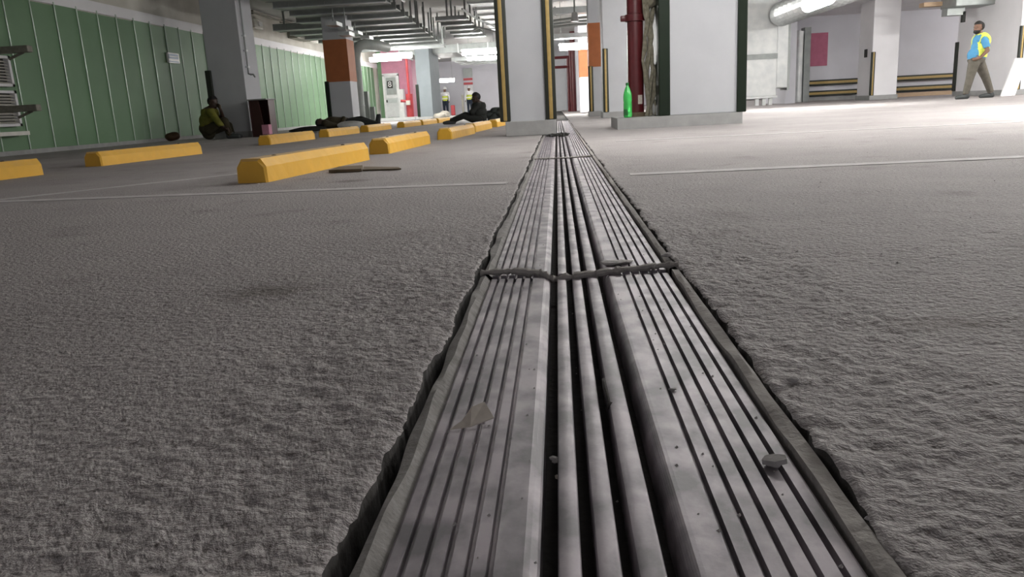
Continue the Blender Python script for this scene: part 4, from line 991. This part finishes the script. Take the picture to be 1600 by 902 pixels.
for k in (-1, 1):
    sh = ps[0] + s_ * k * .22; el = ps[2] + s_ * k * .3 + Vector((0, 0, -.08)); wr = ps[2] + f_ * .12 + s_ * k * .1 + Vector((0, 0, .12))
    pr += [(sh, .062, el, .048, 'sleeve'), (el, .046, wr, .032, 'sleeve')] + hand(wr, f_ * .4 - s_ * k, f_, k)
    kn = ps[3] + f_ * .40 + s_ * k * .1 + Vector((0, 0, .05 + .03 * k)); an = ps[3] + f_ * .78 + s_ * k * .12; an.z = .09
    pr += [(ps[3] + s_ * k * .09, .10, kn, .068, 'leg'), (kn, .066, an, .05, 'leg'), (an, .05, an + Vector((.02, 0, .05)), .045, 'shoe'), (an, .047, an + Vector((.05, -.02, .21)), .036, 'shoe')]
m3 = person('man in dark olive clothes lying on his back on a white sheet', pr, [
    ('jacket', ['sleeve', 'torso', 'hips', 'neck'], 'brownc', .018, None), ('trousers', ['leg'], 'darkcloth', .014, None), ('shoes', ['shoe'], 'shoe', .006, None),
    ('hair', ['head'], 'hair', .012, lambda p, n: (p[:, 0] < hc.x - .02) | (p[:, 2] < hc.z - .02))], .013, 'skind')
# sheet under him
m = MB(); nx, ny = 28, 10; V = []; F = []
for i in range(nx + 1):
    for j in range(ny + 1):
        c = ps[0] + f_ * (-.6 + 2.2 * i / nx) + s_ * (-.62 + 1.1 * j / ny); e = (float(vnoise(np.array([c.x]), np.array([c.y]), 5, 60)[0]) - .3) * .045
        V.append((c.x, c.y, .006 + max(0, e) * (1 if j > 2 else 1.6)))
        if i and j: a = i * (ny + 1) + j; F.append((a - ny - 2, a - ny - 1, a, a - 1))
tag(m.add(V, F).build('bed_sheet', 'sheetw', None, True), 'crumpled white sheet spread under the lying man', 'sheet')
tag(MB().blob((W(548, 198, 18.3)[0], 18.35, .10), (.28, .16, .10), 81, .25, 3).build('cloth_bundle', 'sheetw', None, True), 'white cloth bundle beside the legs of the lying man', 'cloth')
tag(MB().blob((W(477, 200, 18.2)[0], 18.3, .06), (.42, .2, .075), 83, .3, 3).build('cloth_bundle', 'darkcloth', None, True), 'flat dark cloth bundle near the head of the lying man', 'cloth')
m = MB(); q = random.Random(4); xc = W(774, 183, 19.6)[0]
for k in range(9): m.blob((xc + q.uniform(-.12, .32), 19.8 + q.uniform(-.12, .12), .10 + .09 * (k % 3) * .8), (q.uniform(.13, .24), .2, q.uniform(.08, .13)), 85 + k, .38, 3)
tag(m.build('tarp_bundle', 'tarp', None, True), 'large dark tarpaulin bundle behind the man in black', 'bundle')
# -- far workers
def worker(Y, u, vt, label, face, arm, scale=1.0):
    b = W(u, vt, Y); x = b[0]
    Z = lambda z: z * scale
    P = lambda dx, dy, z: Vector((x + dx * scale, Y + dy * scale, Z(z)))
    hc = P(0, 0, 1.58); pr = head(hc, face, .1, P(0, 0, 1.44))
    pr += [(P(0, 0, 1.42), .09, P(0, 0, 1.36), .12, 'torso'), (P(0, 0, 1.28), (.19, .13, .16), 'torso'), (P(0, 0, 1.1), (.17, .13, .18), 'torso'), (P(0, 0, .94), (.17, .13, .13), 'hips')]
    for k in (-1, 1):
        el = P(k * .26, -.05, 1.1) if k != arm else P(k * .36, -.1, 1.3); wr = P(k * .25, -.15, .88) if k != arm else P(k * .58, -.15, 1.27)
        pr += [(P(k * .1, 0, 1.38), .08, P(k * .2, 0, 1.36), .068, 'torso'), (P(k * .2, 0, 1.36), .06, el, .048, 'sleeve'), (el, .046, wr, .032, 'sleeve')] + hand(wr, wr - el, (0, 1, .2), 1)
        pr += [(P(k * .09, 0, .9), .095, P(k * .10, -.02, .5), .068, 'leg'), (P(k * .10, -.02, .5), .066, P(k * .11, .02, .1), .048, 'leg')] + foot(P(k * .11, .02, .09), P(k * .12, -1, .09))
    o = person(label, pr, [('shirt', ['torso', 'sleeve', 'neck'], 'white', .012, lambda p, n: p[:, 2] < hc.z - .13), ('trousers', ['leg', 'hips'], 'navy', .014, None), ('shoes', ['shoe'], 'shoe', .006, None),
        ('safety_vest', ['torso', 'hips'], 'vest', .028, lambda p, n: (p[:, 2] > .9 * scale) & (p[:, 2] < 1.22 * scale))], .02)
    MB().lathe([(.155, 0), (.15, .012), (.125, .02), (.125, .07), (.10, .13), (.05, .165), (.01, .17)], 18, (hc.x, hc.y, hc.z + .035)).build('safety_helmet', 'white', o, True, True)
    MB().box(-.17 * scale, .17 * scale, -.165, -.15, 1.02 * scale, 1.08 * scale).build('reflective_band', 'reflect', o, False).location = (x - o.location.x, Y - o.location.y, 0)
    return o
worker(50, 697.5, 180, 'worker in white helmet and yellow vest by the far wall', (-.5, -1, 0), -1)
worker(50.4, 735, 178, 'worker in yellow vest standing in the far bright doorway', (0, -1, 0), 0)
